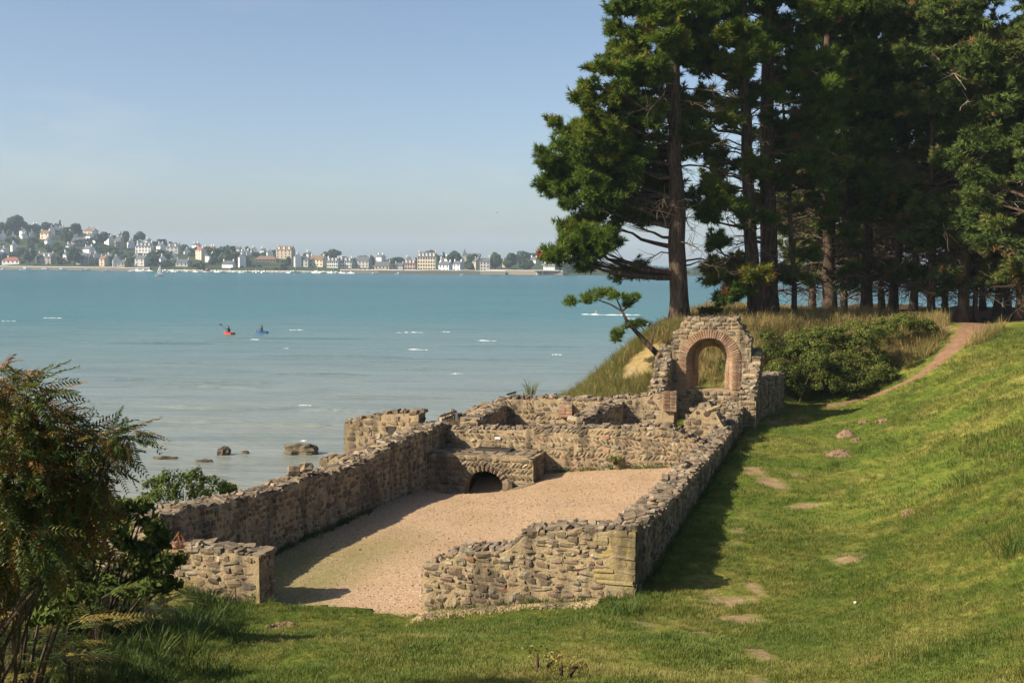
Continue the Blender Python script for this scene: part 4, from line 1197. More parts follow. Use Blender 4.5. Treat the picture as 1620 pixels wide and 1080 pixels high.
T3P = [(1250, 75, 44, 30), (1190, 15, 40, 32), (1290, 95, 44, 28), (1280, 235, 44, 20), (1235, 285, 40, 16), (1300, 10, 50, 36), (1232, 20, 55, 30), (1200, -20, 50, 30), (1215, 165, 44, 20), (1262, 110, 40, 22), (1285, 150, 40, 22), (1245, 215, 36, 16), (1225, 60, 40, 22), (1260, 260, 34, 14), (1208, 318, 22, 12, .95), (1280, 40, 44, 30), (1240, 140, 40, 18), (1275, 195, 36, 16), (1200, 225, 30, 14)]
pix_tree('pine_tree', 'thickest pine trunk, straight and bark-lit at its foot, right of the arch', (1217, 494), 58.5, (1212, -180), .46, T3P, mid=(1214, 250), dens=1.25, dead=40, dead_z=(2, 12), deadL=(1.2, 3.2), brown=3, sides=12)

def rnd_pads(n, zlo, zhi, w, h=(.5, .9), r=(.8, 1.5)):
    out = []
    for k in range(n):
        z = rng.uniform(zlo, zhi); f = (z - zlo) / (zhi - zlo + .01); rad = w * (1 - .45 * f) * rng.uniform(.25, 1); an = rng.uniform(0, 6.283)
        out.append((math.cos(an) * rad, math.sin(an) * rad * .8, z, rng.uniform(*r), rng.uniform(*h)))
    return out
def gen_tree(name, label, pix, d, H, r0, n, zlo, w, cyp, lean=0.0, dens=.72, h=(.45, .8), **kw):
    b = at_depth(pix[0], pix[1], d); g = float(ground_z(b.x, b.y))
    return make_tree(name, label, 'tree', 'pines and cypresses on the headland', (b.x, b.y, g), [(0, 0, 0), (lean * .4, 0, H * .5), (lean, 0, H)], r0, rnd_pads(n, zlo, H + .5, w, h) + rnd_pads(6, 1.8, zlo, w * .85, (.2, .4), (.45, .9)), cyp=cyp, dens=dens, **kw)
PN, CY = 'pine_tree', 'cypress_tree'
gen_tree(PN, 'slim dark pine leaning slightly, just right of the thickest trunk', (1258, 497), 59, 11, .14, 14, 6.5, 1.8, False, -.9, dead=46, dead_z=(1, 8), deadL=(.8, 2.4))
gen_tree(PN, 'forked pine with a lit left stem, standing behind the grassy mound', (1312, 486), 62, 16, .36, 34, 5.6, 3.2, False, -.5, dead=80, dead_z=(1.5, 9), deadL=(1.2, 3.4), pale=1)
gen_tree(CY, 'dark straight cypress trunk in the middle of the grove, above the thicket', (1370, 478), 63, 17, .30, 38, 5.9, 3.4, True, .1, dead=90, dead_z=(1.2, 9), deadL=(1.2, 3.4), pale=2)
gen_tree(CY, 'brownish cypress trunk behind the golden mound grass, next right of the darkest trunk', (1413, 481), 64, 17, .25, 38, 5.4, 3.4, True, 1.1, dead=90, dead_z=(1.2, 9), deadL=(1.2, 3.4), pale=3)
gen_tree(CY, 'cypress whose foot stands at the left edge of the dirt path', (1474, 492), 61, 16, .20, 38, 4.8, 3.3, True, -.5, dead=70, dead_z=(1.2, 8), deadL=(1.0, 3.0), pale=3)
gen_tree(CY, 'cypress with pale bare boughs where the path enters the wood', (1522, 502), 60, 15, .28, 38, 4.2, 3.3, True, .5, dead=60, dead_z=(1.2, 7), deadL=(1.0, 3.0), pale=4)
gen_tree(PN, 'thin reddish trunk lit by the sun beside the path entrance', (1541, 503), 60.5, 13, .13, 16, 5.5, 2.2, False, .1, dead=30, dead_z=(1, 6), deadL=(.8, 2.0))
gen_tree(CY, 'short cypress with its lit trunk slanting, right of the path', (1576, 497), 62, 13, .2, 28, 3.4, 2.8, True, .9, dead=40, dead_z=(1, 5), deadL=(.8, 2.4), pale=2)
gen_tree(CY, 'low-branched cypress at the edge of the photograph, right of the slanting one', (1612, 498), 60, 14, .24, 38, 2.2, 3.0, True, .2, dead=40, dead_z=(1, 5), deadL=(.8, 2.4), pale=2)
gen_tree(CY, 'broad cypress overhanging the top right corner', (1660, 505), 56, 15, .3, 40, 3.0, 4.2, True, -.4, dead=30, dead_z=(1, 6), deadL=(1.0, 3.0), pale=5)
# the second rank, farther back in the wood
rear = [(1285, 478, 71, PN), (1335, 474, 70, CY), (1395, 474, 74, CY), (1445, 478, 70, CY), (1495, 484, 72, CY), (1555, 486, 73, CY), (1595, 488, 70, CY), (1640, 490, 70, CY)]
reartext = ['rearmost slim pine seen in the gap where the sea shows, behind the forked pine', 'shaded tree in the second rank, between the forked pine and the darkest trunk', 'shaded tree in the second rank, glimpsed between the two mound cypresses', 'shaded tree in the second rank, left of the cypress at the path edge', 'shaded tree in the second rank, directly behind the path entrance',
            'shaded tree in the second rank, behind the slanting cypress', 'shaded tree in the second rank, between the slanting and the low-branched cypress', 'shaded tree in the second rank at the very edge of the photograph']
proto = {}
for (px, py, d, kind), lab in zip(rear, reartext):
    if kind not in proto:
        proto[kind] = gen_tree(kind, lab, (px, py), d, 15, .2, 34, 3.6, 3.2, kind == CY, .2, dead=110, dead_z=(.8, 8), deadL=(1.2, 3.4))
    else:
        t = copy_tree(proto[kind]); b = at_depth(px, py, d); t.location = (b.x, b.y, float(ground_z(b.x, b.y))); t.rotation_euler = (rng.uniform(-.07, .07), rng.uniform(-.10, .10), rng.uniform(0, 6.28)); s = rng.uniform(.8, 1.15); t.scale = (s, s, s); t['label'] = lab

# ---- the small wind-bent pine left of the arch, saplings
bp = at_depth(1040, 556, 50.5); g = float(ground_z(bp.x, bp.y))
def rel(px, py, d=50.5): q = at_depth(px, py, d); return (q.x - bp.x, q.y - bp.y, q.z - g)
t = tag(empty('small_pine', (bp.x, bp.y, g)), 'small wind-bent pine leaning left on the dune edge, left of the arch', 'tree')
mb = MB(); mb.tube([rel(1042, 562), rel(1025, 545), rel(1006, 524), rel(992, 508), rel(984, 492)], [.13, .11, .09, .07, .055], 7); mb.build('trunk', M_BARK, t, True)
for pts in ([(984, 492), (965, 481), (945, 474), (915, 466)], [(984, 492), (995, 484), (1012, 473)], [(998, 516), (988, 520), (975, 530)], [(984, 492), (978, 478), (970, 462)], [(1000, 518), (1014, 515), (1020, 525)]):
    mb = MB(); mb.tube([rel(*p) for p in pts], np.linspace(.045, .015, len(pts)), 5); mb.build('limb', M_BARK, t)
mb = MB()
for px, py, rx, rz in ((945, 468, 20, 8), (925, 474, 14, 7), (905, 478, 9, 5), (960, 462, 18, 7), (972, 470, 12, 7), (1000, 474, 15, 8), (990, 482, 10, 6), (983, 525, 13, 10), (975, 533, 9, 7), (1002, 516, 9, 5), (1012, 512, 8, 4)):
    c = np.array(rel(px, py)) + np.array([0, rng.normal(0, .15), 0])
    for _ in range(5):
        sc = c + rng.normal(0, .4, 3) * np.array([rx, rx, rz]) / FPX * 50.5
        off = ball(14, .16); tufts(mb, sc + off, unit(off + np.array([0, 0, .4]) * .3), 8, .20, .028, np.clip(rng.normal(.6, .12, 14), 0, .88), .5)
mb.build('crown', M_PINE, t, False, True)
t = tag(empty('dead_stub', at_depth(1030, 548, 50.2)), 'bare dead stub sticking up beside the small wind-bent pine', 'dead branch')
mb = MB(); mb.tube([(0, 0, -.2), (.05, 0, .3), (.14, 0, .6), (.10, .05, .95)], [.05, .045, .04, .02], 5); mb.build('stem', M_BARK, t)
mb = MB(); mb.tube([(.12, 0, .6), (.2, 0, .75), (.16, 0, .9)], [.025, .02, .008], 4); mb.build('twig', M_BARK, t)

def sapling(px, py, d, H, lab, bushy=False):
    b = at_depth(px, py, d); g = float(ground_z(b.x, b.y)); H = max(H, .3)
    t = tag(empty('pine_sapling', (b.x, b.y, g)), lab, 'sapling')
    mb = MB(); mb.tube([(0, 0, -.1), (.02, 0, H * .5), (0, .02, H * .95)], [.04, .03, .015], 5); mb.build('trunk', M_BARK, t)
    mb = MB()
    for k in range(int(16 * H)):
        z = rng.uniform(.12, 1) * H; r = .42 * H * (1 - z / H) + .06; an = rng.uniform(0, 6.28); c = np.array([math.cos(an) * r, math.sin(an) * r, z])
        off = ball(12, .14); tufts(mb, c + off, unit(np.array([math.cos(an) * .6, math.sin(an) * .6, .9]) + off * 2), 7, .22, .03, np.clip(rng.normal(.5, .1, 12), 0, .85), .4)
    mb.build('crown', M_PINE, t, False, True)
sapling(1345, 512, 52, 1.15, 'young bright pine sapling standing out of the golden grass on the mound')
sapling(1327, 518, 51.5, .7, 'smaller pine sapling hugging the foot of the bright one on the mound')
b = at_depth(1123, 503, 56)
t = tag(empty('shrub', (b.x, b.y, float(ground_z(b.x, b.y)))), 'tiny flat-topped dark shrub peeping over the top of the arch wall', 'shrub')
zc = at_depth(1123, 493, 56).z - t.location.z
mb = MB(); mb.tube([(0, 0, -.1), (.03, 0, zc * .6), (.02, 0, zc)], [.05, .04, .02], 5); mb.build('stem', M_BARK, t)
mb = MB()
for k in range(22):
    c = np.array([rng.normal(0, .24), rng.normal(0, .2), zc + rng.normal(0, .07)]); off = ball(12, .13, .6); tufts(mb, c + off, unit(off + np.array([0, 0, .1])), 6, .14, .04, .35, .6)
mb.build('crown', M_BUSH, t, False, True)

# ---- leafy shrubs
def leaf_cloud(mb, C, nrm, size, tint):
    n = len(C); T = unit(np.cross(nrm, rng.normal(0, 1, (n, 3)))); B = np.cross(nrm, T)
    s = size * rng.uniform(.6, 1.3, (n, 1))
    P = np.stack([C - T * s, C + B * s * .45 + nrm * s * .12, C + T * s, C - B * s * .45 + nrm * s * .12], 1).reshape(-1, 3)
    mb.add(P, quads=np.arange(n)[:, None] * 4 + np.array([[0, 1, 2, 3]]), tint=np.repeat(tint, 4))
def shrub(name, lab, base, blobs, n_per, leaf, mat, tint=.5, cat='shrub', group=None):
    """blobs: (x, y, z, r, rz) relative to base; leaves gather on the skins of many small clumps"""
    t = tag(empty(name, base), lab, cat, group)
    st = MB(); mb = MB()
    for (x, y, z, r, rz) in blobs:
        st.tube([(x * .25, y * .25, -.15), (x * .6, y * .6, z * .5), (x, y, z + rz * .3)], [.03, .02, .008], 4)
        m = max(8, int(38 * r * r / .36))
        for _ in range(m):
            v = unit(rng.normal(0, 1, 3)); v[2] = abs(v[2]) * 1.1 - .25
            c = np.array([x, y, z]) + v * np.array([r, r, rz]) * rng.uniform(.75, 1.05)
            rr = rng.uniform(.14, .26) * (r / .6) ** .5
            off = ball(n_per, rr, .8); C = c + off
            nn = unit(off / rr + v * .7 + rng.normal(0, .55, (n_per, 3)))
            leaf_cloud(mb, C, nn, leaf, np.clip(tint + rng.normal(0, .12) + .25 * off[:, 2] / rr + rng.normal(0, .08, n_per), 0, 1))
    st.build('stems', M_BARK, t)
    mb.build('foliage', mat, t, False, True)
    return t
def blobs_from_pix(base, pix, d, flat=.8):
    out = []
    for px, py, r in pix:
        dd = d + rng.uniform(-.6, .9); c = at_depth(px, py, dd); rr = r * d / FPX
        out.append((c.x - base[0], c.y - base[1], c.z - base[2], rr, rr * flat))
    return out
def pix_shrub(lab, bpx, bpy, d, pix, n_per=52, leaf=.046, mat=None, tint=.5, name='shrub', cat='shrub', group=None, flat=.8):
    b = at_depth(bpx, bpy, d); base = (b.x, b.y, float(ground_z(b.x, b.y)))
    return shrub(name, lab, base, blobs_from_pix(base, pix, d, flat), n_per, leaf, mat or M_BUSH, tint, cat, group)
G_TH = 'thicket between the arch and the dirt path'
pix_shrub('left shrub of the thicket, touching the far wall piece beside the arch', 1255, 632, 50, [(1225, 560, 24), (1255, 560, 26), (1235, 590, 28), (1265, 590, 30), (1250, 615, 28), (1280, 610, 26), (1215, 535, 16), (1290, 575, 26)], tint=.50, group=G_TH)
pix_shrub('middle shrub of the thicket, the widest, under the grassy mound', 1340, 625, 50.5, [(1300, 560, 26), (1270, 540, 22), (1300, 530, 20), (1285, 555, 26), (1320, 530, 20), (1355, 520, 20), (1380, 525, 22), (1330, 545, 26), (1360, 545, 28), (1320, 580, 30), (1350, 575, 32), (1380, 570, 30), (1310, 610, 28), (1345, 605, 28), (1375, 600, 26), (1395, 590, 22), (1300, 590, 26), (1335, 618, 20)], tint=.58, group=G_TH)
pix_shrub('tall right shrub of the thicket, overlooking the dirt path', 1425, 600, 53, [(1400, 520, 22), (1430, 512, 22), (1460, 520, 22), (1385, 540, 24), (1415, 545, 28), (1450, 545, 26), (1475, 545, 18), (1400, 575, 24), (1430, 570, 22), (1480, 525, 12), (1450, 570, 16)], tint=.60, group=G_TH)
pix_shrub('yellowish low shrub on the mound top just right of the arch', 1280, 545, 53, [(1255, 535, 16), (1280, 530, 16), (1300, 535, 14)], tint=.75, group=G_TH)
pix_shrub('rounded green shrub seen through the arch opening', 1140, 618, 50, [(1142, 580, 13), (1144, 596, 15), (1146, 612, 14), (1138, 606, 11), (1150, 590, 14)], tint=.6, leaf=.05)
pix_shrub('dark round broom bush outside the near end of the left wall', 290, 830, 30.5, [(245, 770, 20), (275, 758, 22), (305, 756, 22), (335, 768, 20), (355, 775, 13), (260, 785, 24), (290, 780, 26), (320, 785, 24), (240, 790, 16), (365, 772, 9)], n_per=30, leaf=.05, tint=.40, name='broom_bush')
pix_shrub('dry straggling shrub between the overgrown bush and the broom bush', 215, 850, 26, [(205, 800, 16), (225, 815, 16), (240, 830, 18), (200, 830, 18), (255, 845, 16)], n_per=16, leaf=.05, tint=.75)
x, y = world3(-3.25, 14.05, 0)[:2]
pc = prof([(974, 726)], (-8.2, 14.1), (-.6, 14.1))[0]
pos = world3(-8.2 + pc[0], 14.06, pc[1])
shrub('wall_plant', 'small bright green weed growing from the foot of the herringbone wall', pos, [(0, -.05, 0, .13, .1), (.12, -.05, .02, .1, .08), (-.12, -.05, .0, .1, .08)], 9, .04, M_BUSH, .8, 'plant')

# ================================================================== GRASS, FERNS AND THE OVERGROWN BUSH
def scatter(name, label, mesh, P, scl, tilt=.15, seed=0, zs=None, lean=None):
    """one countless mass: copies of a small tuft on points"""
    r = np.random.default_rng(seed); n = len(P)
    me = bpy.data.meshes.new(name); me.vertices.add(n); me.vertices.foreach_set('co', np.asarray(P, np.float32).ravel())
    rot = np.stack([r.normal(0, tilt, n), r.normal(0, tilt, n), r.random(n) * 6.283], -1).astype(np.float32)
    me.attributes.new('rot', 'FLOAT_VECTOR', 'POINT').data.foreach_set('vector', rot.ravel())
    sv = np.stack([scl, scl, scl * (1 if zs is None else zs)], -1).astype(np.float32)
    me.attributes.new('scl', 'FLOAT_VECTOR', 'POINT').data.foreach_set('vector', sv.ravel())
    o = tag(link(name, me), label, kind='stuff')
    tmpl = bpy.data.objects.new(name + '_tuft', mesh)
    g = bpy.data.node_groups.new(name, 'GeometryNodeTree')
    g.interface.new_socket('Geometry', in_out='INPUT', socket_type='NodeSocketGeometry'); g.interface.new_socket('Geometry', in_out='OUTPUT', socket_type='NodeSocketGeometry')
    N, L = g.nodes, g.links
    gi, go = N.new('NodeGroupInput'), N.new('NodeGroupOutput')
    oi = N.new('GeometryNodeObjectInfo'); oi.inputs['Object'].default_value = tmpl; oi.inputs['As Instance'].default_value = True
    ip = N.new('GeometryNodeInstanceOnPoints')
    a1 = N.new('GeometryNodeInputNamedAttribute'); a1.data_type = 'FLOAT_VECTOR'; a1.inputs[0].default_value = 'rot'
    a2 = N.new('GeometryNodeInputNamedAttribute'); a2.data_type = 'FLOAT_VECTOR'; a2.inputs[0].default_value = 'scl'
    e = N.new('FunctionNodeEulerToRotation')
    L.new(gi.outputs[0], ip.inputs['Points']); L.new(oi.outputs['Geometry'], ip.inputs['Instance'])
    L.new(a1.outputs[0], e.inputs[0]); L.new(e.outputs[0], ip.inputs['Rotation']); L.new(a2.outputs[0], ip.inputs['Scale'])
    L.new(ip.outputs[0], go.inputs[0])
    md = o.modifiers.new('tufts', 'NODES'); md.node_group = g
    return o
def tuft_mesh(name, mat, nb, h, w, spread, bend, seed):
    r = np.random.default_rng(seed); mb = MB()
    for _ in range(nb):
        an, rr = r.random() * 6.283, spread * r.random() ** .6
        b = np.array([math.cos(an) * rr, math.sin(an) * rr, -.01]); d = np.array([math.cos(an + r.normal(0, .7)), math.sin(an + r.normal(0, .7)), 0])
        H = h * r.uniform(.55, 1.15); bd = bend * H * r.uniform(.3, 1.3); s = np.array([-d[1], d[0], 0]) * w * r.uniform(.7, 1.2)
        m1 = b + np.array([0, 0, H * .5]) + d * bd * .25; m2 = b + np.array([0, 0, H * .85]) + d * bd * .65; tp = b + np.array([0, 0, H]) + d * bd
        mb.add([b - s * .5, b + s * .5, m1 + s * .42, m1 - s * .42, m2 + s * .28, m2 - s * .28, tp], tris=[[5, 4, 6]], quads=[[0, 1, 2, 3], [3, 2, 4, 5]])
    return mb.mesh(name, mat)
def sample(n, x0, x1, y0, y1, seed):
    r = np.random.default_rng(seed); return r.uniform(x0, x1, n), r.uniform(y0, y1, n), r.random(n)
def in_view(x, y, z, m=60):
    """only what the camera, or a step to its side, can see"""
    d = y; ok = d > 5
    px = 810 + FPX * x / np.maximum(d, 1)
    return ok & (px > -m - 4500 / np.maximum(d, 1)) & (px < 1620 + m + 7000 / np.maximum(d, 1))
def keepgrass(x, y):
    z, a, b, m, f = ground_z(x, y, True); dirt, path, sand, straw, duff = masks(x, y, z, a, b, m, f)
    wall = (a > -9.9) & (a < .02) & (b > -.02) & (b < 19)
    return z, a, b, m, f, np.maximum(np.maximum(dirt, path), np.maximum(sand, duff)), wall, straw

lawn_t = [tuft_mesh('lawn_tuft', M_BLADE, 16, .065, .008, .11, .6, s) for s in (1, 2)]
for q, (n, y0, y1, x0, x1, dens_d) in enumerate(((130000, 10, 26, -9, 17, 17.0), (90000, 26, 52, -2, 29, 17.0))):
    x, y, u = sample(n, x0, x1, y0, y1, 31 + q)
    z, a, b, m, f, bare, wall, straw = keepgrass(x, y)
    patch = vnoise(x * .8, y * .8, 51) * .6 + vnoise(x * 3.1, y * 3.1, 52) * .4
    k = in_view(x, y, z) & ~wall & (bare + .9 * (vnoise(x * 2.6, y * 2.6, 55) * .5 + vnoise(x * 7, y * 7, 56) * .5 - .5) < .50) & (f < .05) & (straw < .3) & (u < np.clip((dens_d / y) ** 1.0, .3, 1))
    bank = sstep(4.5, 7.0, a)
    s = (.42 + .75 * patch + .4 * bank * (patch > .5)) * (1 + .4 * (y > 26))
    scatter('lawn_grass', 'short green and yellowish grass blades of the near lawn and bank' if q == 0 else 'short green and yellowish grass blades of the lawn beside the long right wall and beyond', lawn_t[q], np.stack([x, y, z], -1)[k], s[k], .2, q, .75 + .5 * patch[k])
# rough longer grass on the bank and at the lower left
long_t = tuft_mesh('long_tuft', M_LONG, 22, .34, .012, .12, .75, 5)
x, y, u = sample(26000, -14, 0, 9, 25, 41)
z, a, b, m, f, bare, wall, straw = keepgrass(x, y)
px = 810 + FPX * x / y
edge = sstep(400, 220, px) * (y < 23.0) * sstep(-8.5, -3.0, b)
edge = np.maximum(edge, sstep(3.0, 1.2, np.hypot(a + 9.5, b + .8)))
edge = np.maximum(edge, sstep(330, 120, px) * sstep(12.6, 14.5, y) * (y < 18) * .9)
k = ~wall & (u < edge * .75 * np.clip(vnoise(x * 1.5, y * 1.5, 61) * 1.8, .25, 1)) & (z > 3)
scatter('long_grass', 'long dark green grass under the overgrown bush at lower left', long_t, np.stack([x, y, z], -1)[k], rng.uniform(.5, 1.1, k.sum()), .3, 7)
x, y, u = sample(34000, 3, 24, 13, 50, 43)
z, a, b, m, f, bare, wall, straw = keepgrass(x, y)
pt = vnoise(x * .55, y * .55, 71) * .6 + vnoise(x * 2.2, y * 2.2, 72) * .4
k = in_view(x, y, z) & (a > 5.0) & (bare < .25) & (straw < .3) & (u < sstep(.50, .72, pt) * .55)
mid_t = tuft_mesh('bank_tuft', M_BLADE, 16, .12, .009, .12, .8, 6)
scatter('bank_grass', 'rougher taller grass in patches on the right-hand bank', mid_t, np.stack([x, y, z], -1)[k], rng.uniform(.6, 1.15, k.sum()), .35, 8)
# golden grass of the mound and the dune
gold_t = tuft_mesh('golden_tuft', M_STRAW, 18, .55, .014, .14, .5, 9)
x, y, u = sample(60000, -2, 26, 44, 68, 45)
z, a, b, m, f, bare, wall, straw = keepgrass(x, y)
k = (straw > .25) & (f < .35) & (u < .38 * np.clip(.3 + 1.2 * vnoise(x * .9, y * .9, 75), 0, 1)) & (bare < .5)
scatter('golden_grass', 'tall golden dry grass on the mound under the pines', gold_t, np.stack([x, y, z], -1)[k], rng.uniform(.5, 1.25, k.sum()), .22, 9)
dune_t = tuft_mesh('dune_tuft', M_DUNE, 20, .5, .013, .13, .6, 11)
x, y, u = sample(50000, -4, 8, 41, 56, 47)
z, a, b, m, f, bare, wall, straw = keepgrass(x, y)
k = (a < -3.0) & (b > 19.5) & (z > 3.2) & (bare < .62) & (u < .7 * np.clip(vnoise(x * .8, y * .8, 77) * 1.7 - .25, 0, 1)) & (f < .75)
scatter('dune_grass', 'pale green marram grass on the dune left of the arch', dune_t, np.stack([x, y, z], -1)[k], rng.uniform(.5, 1.15, k.sum()), .25, 10)
# pebbles loosened on the gravel
M_PEB = stone_mat('gravel_pebble_stone', [(0.0, (0.36, 0.22, 0.12)), (0.5, (0.50, 0.32, 0.18)), (0.85, (0.60, 0.44, 0.29)), (1.0, (0.68, 0.58, 0.45))], .2)
peb = stone_mesh('gravel_pebble', M_PEB, .3, .2, 77)[0]
r_ = np.random.default_rng(5); pa, pb = r_.uniform(-9, -.8, 9000), r_.uniform(-.6, 18, 9000)
gx_, gy_ = ab(pa, pb)
scatter('loose_pebbles', 'loose pebbles strewn over the gravel floor', peb, np.stack([gx_, gy_, gravel_z(pa, pb) + .004], -1), r_.uniform(.010, .028, 9000) * (1 + (r_.random(9000) > .992) * 1.4), 1.5, 11)
a_, b_ = r_.uniform(-3.9, -.6, 2600), -np.abs(r_.normal(.0, .22, 2600)) - .02
gx_, gy_ = ab(a_, b_)
scatter('wall_foot_pebbles', 'pale pebbles along the foot of the near wall', stone_mesh('foot_pebble', M_WHITE if False else M_MORTAR, .3, .2, 78)[0], np.stack([gx_, gy_, ground_z(gx_, gy_) + .01], -1), r_.uniform(.02, .06, 2600), 1.5, 12)

# weeds rooted along the foot of the walls inside and out
wt = tuft_mesh('foot_weed', M_LONG, 14, .14, .011, .08, .8, 21); r_ = np.random.default_rng(9)
wa_ = np.concatenate([np.interp(r_.uniform(.5, 9, 260) ** 1.0, [0, 3.76, 12.3], [-9.30, -8.96, -8.28]) + np.abs(r_.normal(.03, .10, 260)), r_.uniform(-8, -.8, 120), np.full(200, .05) + np.abs(r_.normal(0, .06, 200)), r_.uniform(-3.8, 0, 90)])
wb_ = np.concatenate([r_.uniform(.5, 9, 260), np.full(120, 14.08) - np.abs(r_.normal(0, .05, 120)), r_.uniform(.1, 24, 200), -.04 - np.abs(r_.normal(0, .05, 90))])
wa_[:260] = np.interp(wb_[:260], [0, 3.76, 12.3], [-9.32, -8.97, -8.29]) + np.abs(r_.normal(.02, .10, 260))
gx_, gy_ = ab(wa_, wb_); gz_ = np.where((wa_ < -.3) & (wb_ > 0), gravel_z(wa_, wb_), ground_z(gx_, gy_))
scatter('wall_foot_weeds', 'small weeds rooted along the feet of the ruined walls', wt, np.stack([gx_, gy_, gz_], -1), r_.uniform(.4, 1.2, len(gx_)), .3, 13)
def tussock(px, py, s, lab, mat=M_LONG, nb=70, h=.34):
    c = ground_pix(px, py); o = tag(link('grass_tussock', tuft_mesh('grass_tussock', mat, nb, h, .013, .30, .9, int(px))), lab, 'grass tuft'); o.location = (c[0], c[1], float(ground_z(c[0], c[1])) - .01); o.scale = (s, s, s); return o
tussock(990, 972, .95, 'dark green grass tuft at the foot of the yellow corner stones', nb=130)
tussock(968, 976, .7, 'smaller grass tuft left of the one at the yellow corner stones', nb=90)
tussock(1322, 738, .8, 'lone grass tuft on the lawn below the molehills')
tussock(1545, 700, .9, 'dark grass tuft standing out high on the right bank')
tussock(1525, 770, 1.0, 'dark grass tuft on the right bank, with a pale stone of soil at its foot')
tussock(1600, 880, 1.1, 'coarse grass tuft near the right edge of the bank')

c = at_depth(840, 614, 46.5)
o = tag(link('wild_plant', tuft_mesh('wild_plant', M_DUNE, 60, .62, .02, .16, .8, 840)), 'wispy little green plant rising behind the back cross wall, left of the dune', 'plant'); o.location = (c.x, c.y, c.z - .25)
# ---- leaves and fronds (shared meshes)
def pinnate(name, mat, L, pairs, ll, lw, droop, seed, serr=False):
    """a feathered leaf along +X, drooping towards its tip"""
    r = np.random.default_rng(seed); mb = MB()
    t = np.linspace(0, 1, 8); P = np.stack([t * L, .03 * L * np.sin(t * 3), -droop * L * t ** 2], -1)
    mb.tube(P, np.linspace(.006, .002, 8), 3, False, tint=.5)
    tn = r.uniform(.2, .8)
    for k in range(pairs):
        u = .14 + .86 * (k + .5) / pairs; c = np.array([np.interp(u, t, P[:, j]) for j in range(3)])
        sz = ll * (1 - .45 * abs(u - .45) * 2) if not serr else ll * (1.05 - u)
        for sd in (-1, 1):
            d = np.array([.45 + .3 * u, sd * .9, -.25 + r.normal(0, .2)]); d /= np.linalg.norm(d); s = np.array([d[1], -d[0], 0]) * lw * (1 if not serr else .6 + .6 * (1 - u)); dn = np.array([0, 0, -.25 * sz])
            tip = c + d * sz + dn; m = c + d * sz * .5 + np.array([0, 0, .03 * sz])
            if not serr:
                mb.add([c, m + s * .5, tip, m - s * .5], quads=[[0, 1, 2, 3]], tint=tn + r.normal(0, .08))
            else:
                for j in range(5):
                    v0 = .1 + .18 * j; q = c + d * sz * v0 + dn * v0 * v0; w = s * (1 - v0) * 1.3
                    mb.add([q, q + d * sz * .11 + w, q + d * sz * .17, q + d * sz * .11 - w], quads=[[0, 1, 2, 3]], tint=tn + r.normal(0, .08))
    return mb.mesh(name, mat), mb
SUM = [pinnate('leaf', M_SUMAC, L, 11, .115, .028, dr, 200 + q) for q, (L, dr) in enumerate(((.50, .35), (.58, .55), (.44, .25), (.52, .75), (.40, .5)))]
FERN = [pinnate('frond', M_FERN, L, 12, .26, .035, dr, 220 + q, True) for q, (L, dr) in enumerate(((.72, .35), (.8, .55), (.62, .25)))]

def orient(d, roll):
    d = Vector(d).normalized(); q = d.to_track_quat('X', 'Z').to_matrix(); return q @ Matrix.Rotation(roll, 3, 'X')

BD = 10.4                       # the bush stands close to the viewer
b0_ = at_depth(-150, 1100, BD); gb = float(ground_z(b0_.x, b0_.y))
bush = tag(empty('overgrown_bush', (b0_.x, b0_.y, gb)), 'big overgrown bush of feathery green and rust leaves filling the left edge', 'bush')
BL = [(0, 618, 40, 0), (42, 632, 30, -.2), (-40, 650, 60, .3), (62, 664, 38, 0), (20, 695, 60, -.2), (84, 708, 42, .1), (118, 710, 30, 0), (150, 702, 24, -.2), (182, 693, 18, -.2), (202, 688, 13, -.2), (0, 760, 70, -.3), (66, 775, 56, -.2), (108, 768, 40, 0), (140, 748, 26, 0),
      (96, 826, 48, .2), (34, 840, 60, -.3), (-60, 800, 80, 0), (-60, 720, 70, .4), (-90, 880, 90, 0), (50, 730, 60, .6), (20, 800, 70, .8), (-20, 690, 60, .8), (-30, 870, 60, .2), (166, 728, 20, .1), (70, 860, 40, .5), (-120, 960, 90, 0), (120, 800, 30, .3)]
BL = [(x, y, r, BD + dd) for x, y, r, dd in BL]
stem = MB(); leaves = []
for px, py, rp, d in BL:
    c = at_depth(px, py, d); r = rp * d / FPX; cl = np.array(c - bush.location)
    root = np.array([rng.normal(0, .3), rng.normal(0, .3), 0.0])
    if rng.random() < .75:
        q = limb_curve(root, cl, -.15, 7); mb = MB(); mb.tube(q, np.linspace(.022, .007, 7), 5, False); mb.build('branch', M_BARK, bush)
    for k in range(int(16 + 72 * (rp / 58) ** 1.6)):
        v = unit(rng.normal(0, 1, 3)); p = cl + v * r * rng.uniform(.25, .95)
        dr = unit(v * .9 + np.array([.25, -.15, -.1]) + rng.normal(0, .35, 3)); leaves.append((p, dr, rng.normal(0, .5), BD / 15 * rng.uniform(.7, 1.15) * (.75 if rp < 26 else 1)))
rng.shuffle(leaves) if False else None
order = sorted(range(len(leaves)), key=lambda k: leaves[k][0][1] - .4 * leaves[k][0][0])
inner = MB()
for r, k in enumerate(order):
    p, dr, roll, s = leaves[k]; me, lm = SUM[rng.integers(len(SUM))]
    M = orient(dr, roll)
    if r < 300:
        o = link('leaf', me, bush); m = (M * s).to_4x4(); m.translation = Vector(p); o.matrix_basis = m
    else:
        A = np.array(M) * s; off = rng.random()
        inner.add(np.concatenate(lm.v) @ A.T + p, np.concatenate(lm.t) if lm.t else None, np.concatenate(lm.q), tint=np.mod(np.concatenate(lm.at) + off * 2.0, 2.4) * .9)
o = inner.build('inner_leaves', M_SUMAC, bush, False, True); o['kind'] = 'stuff'

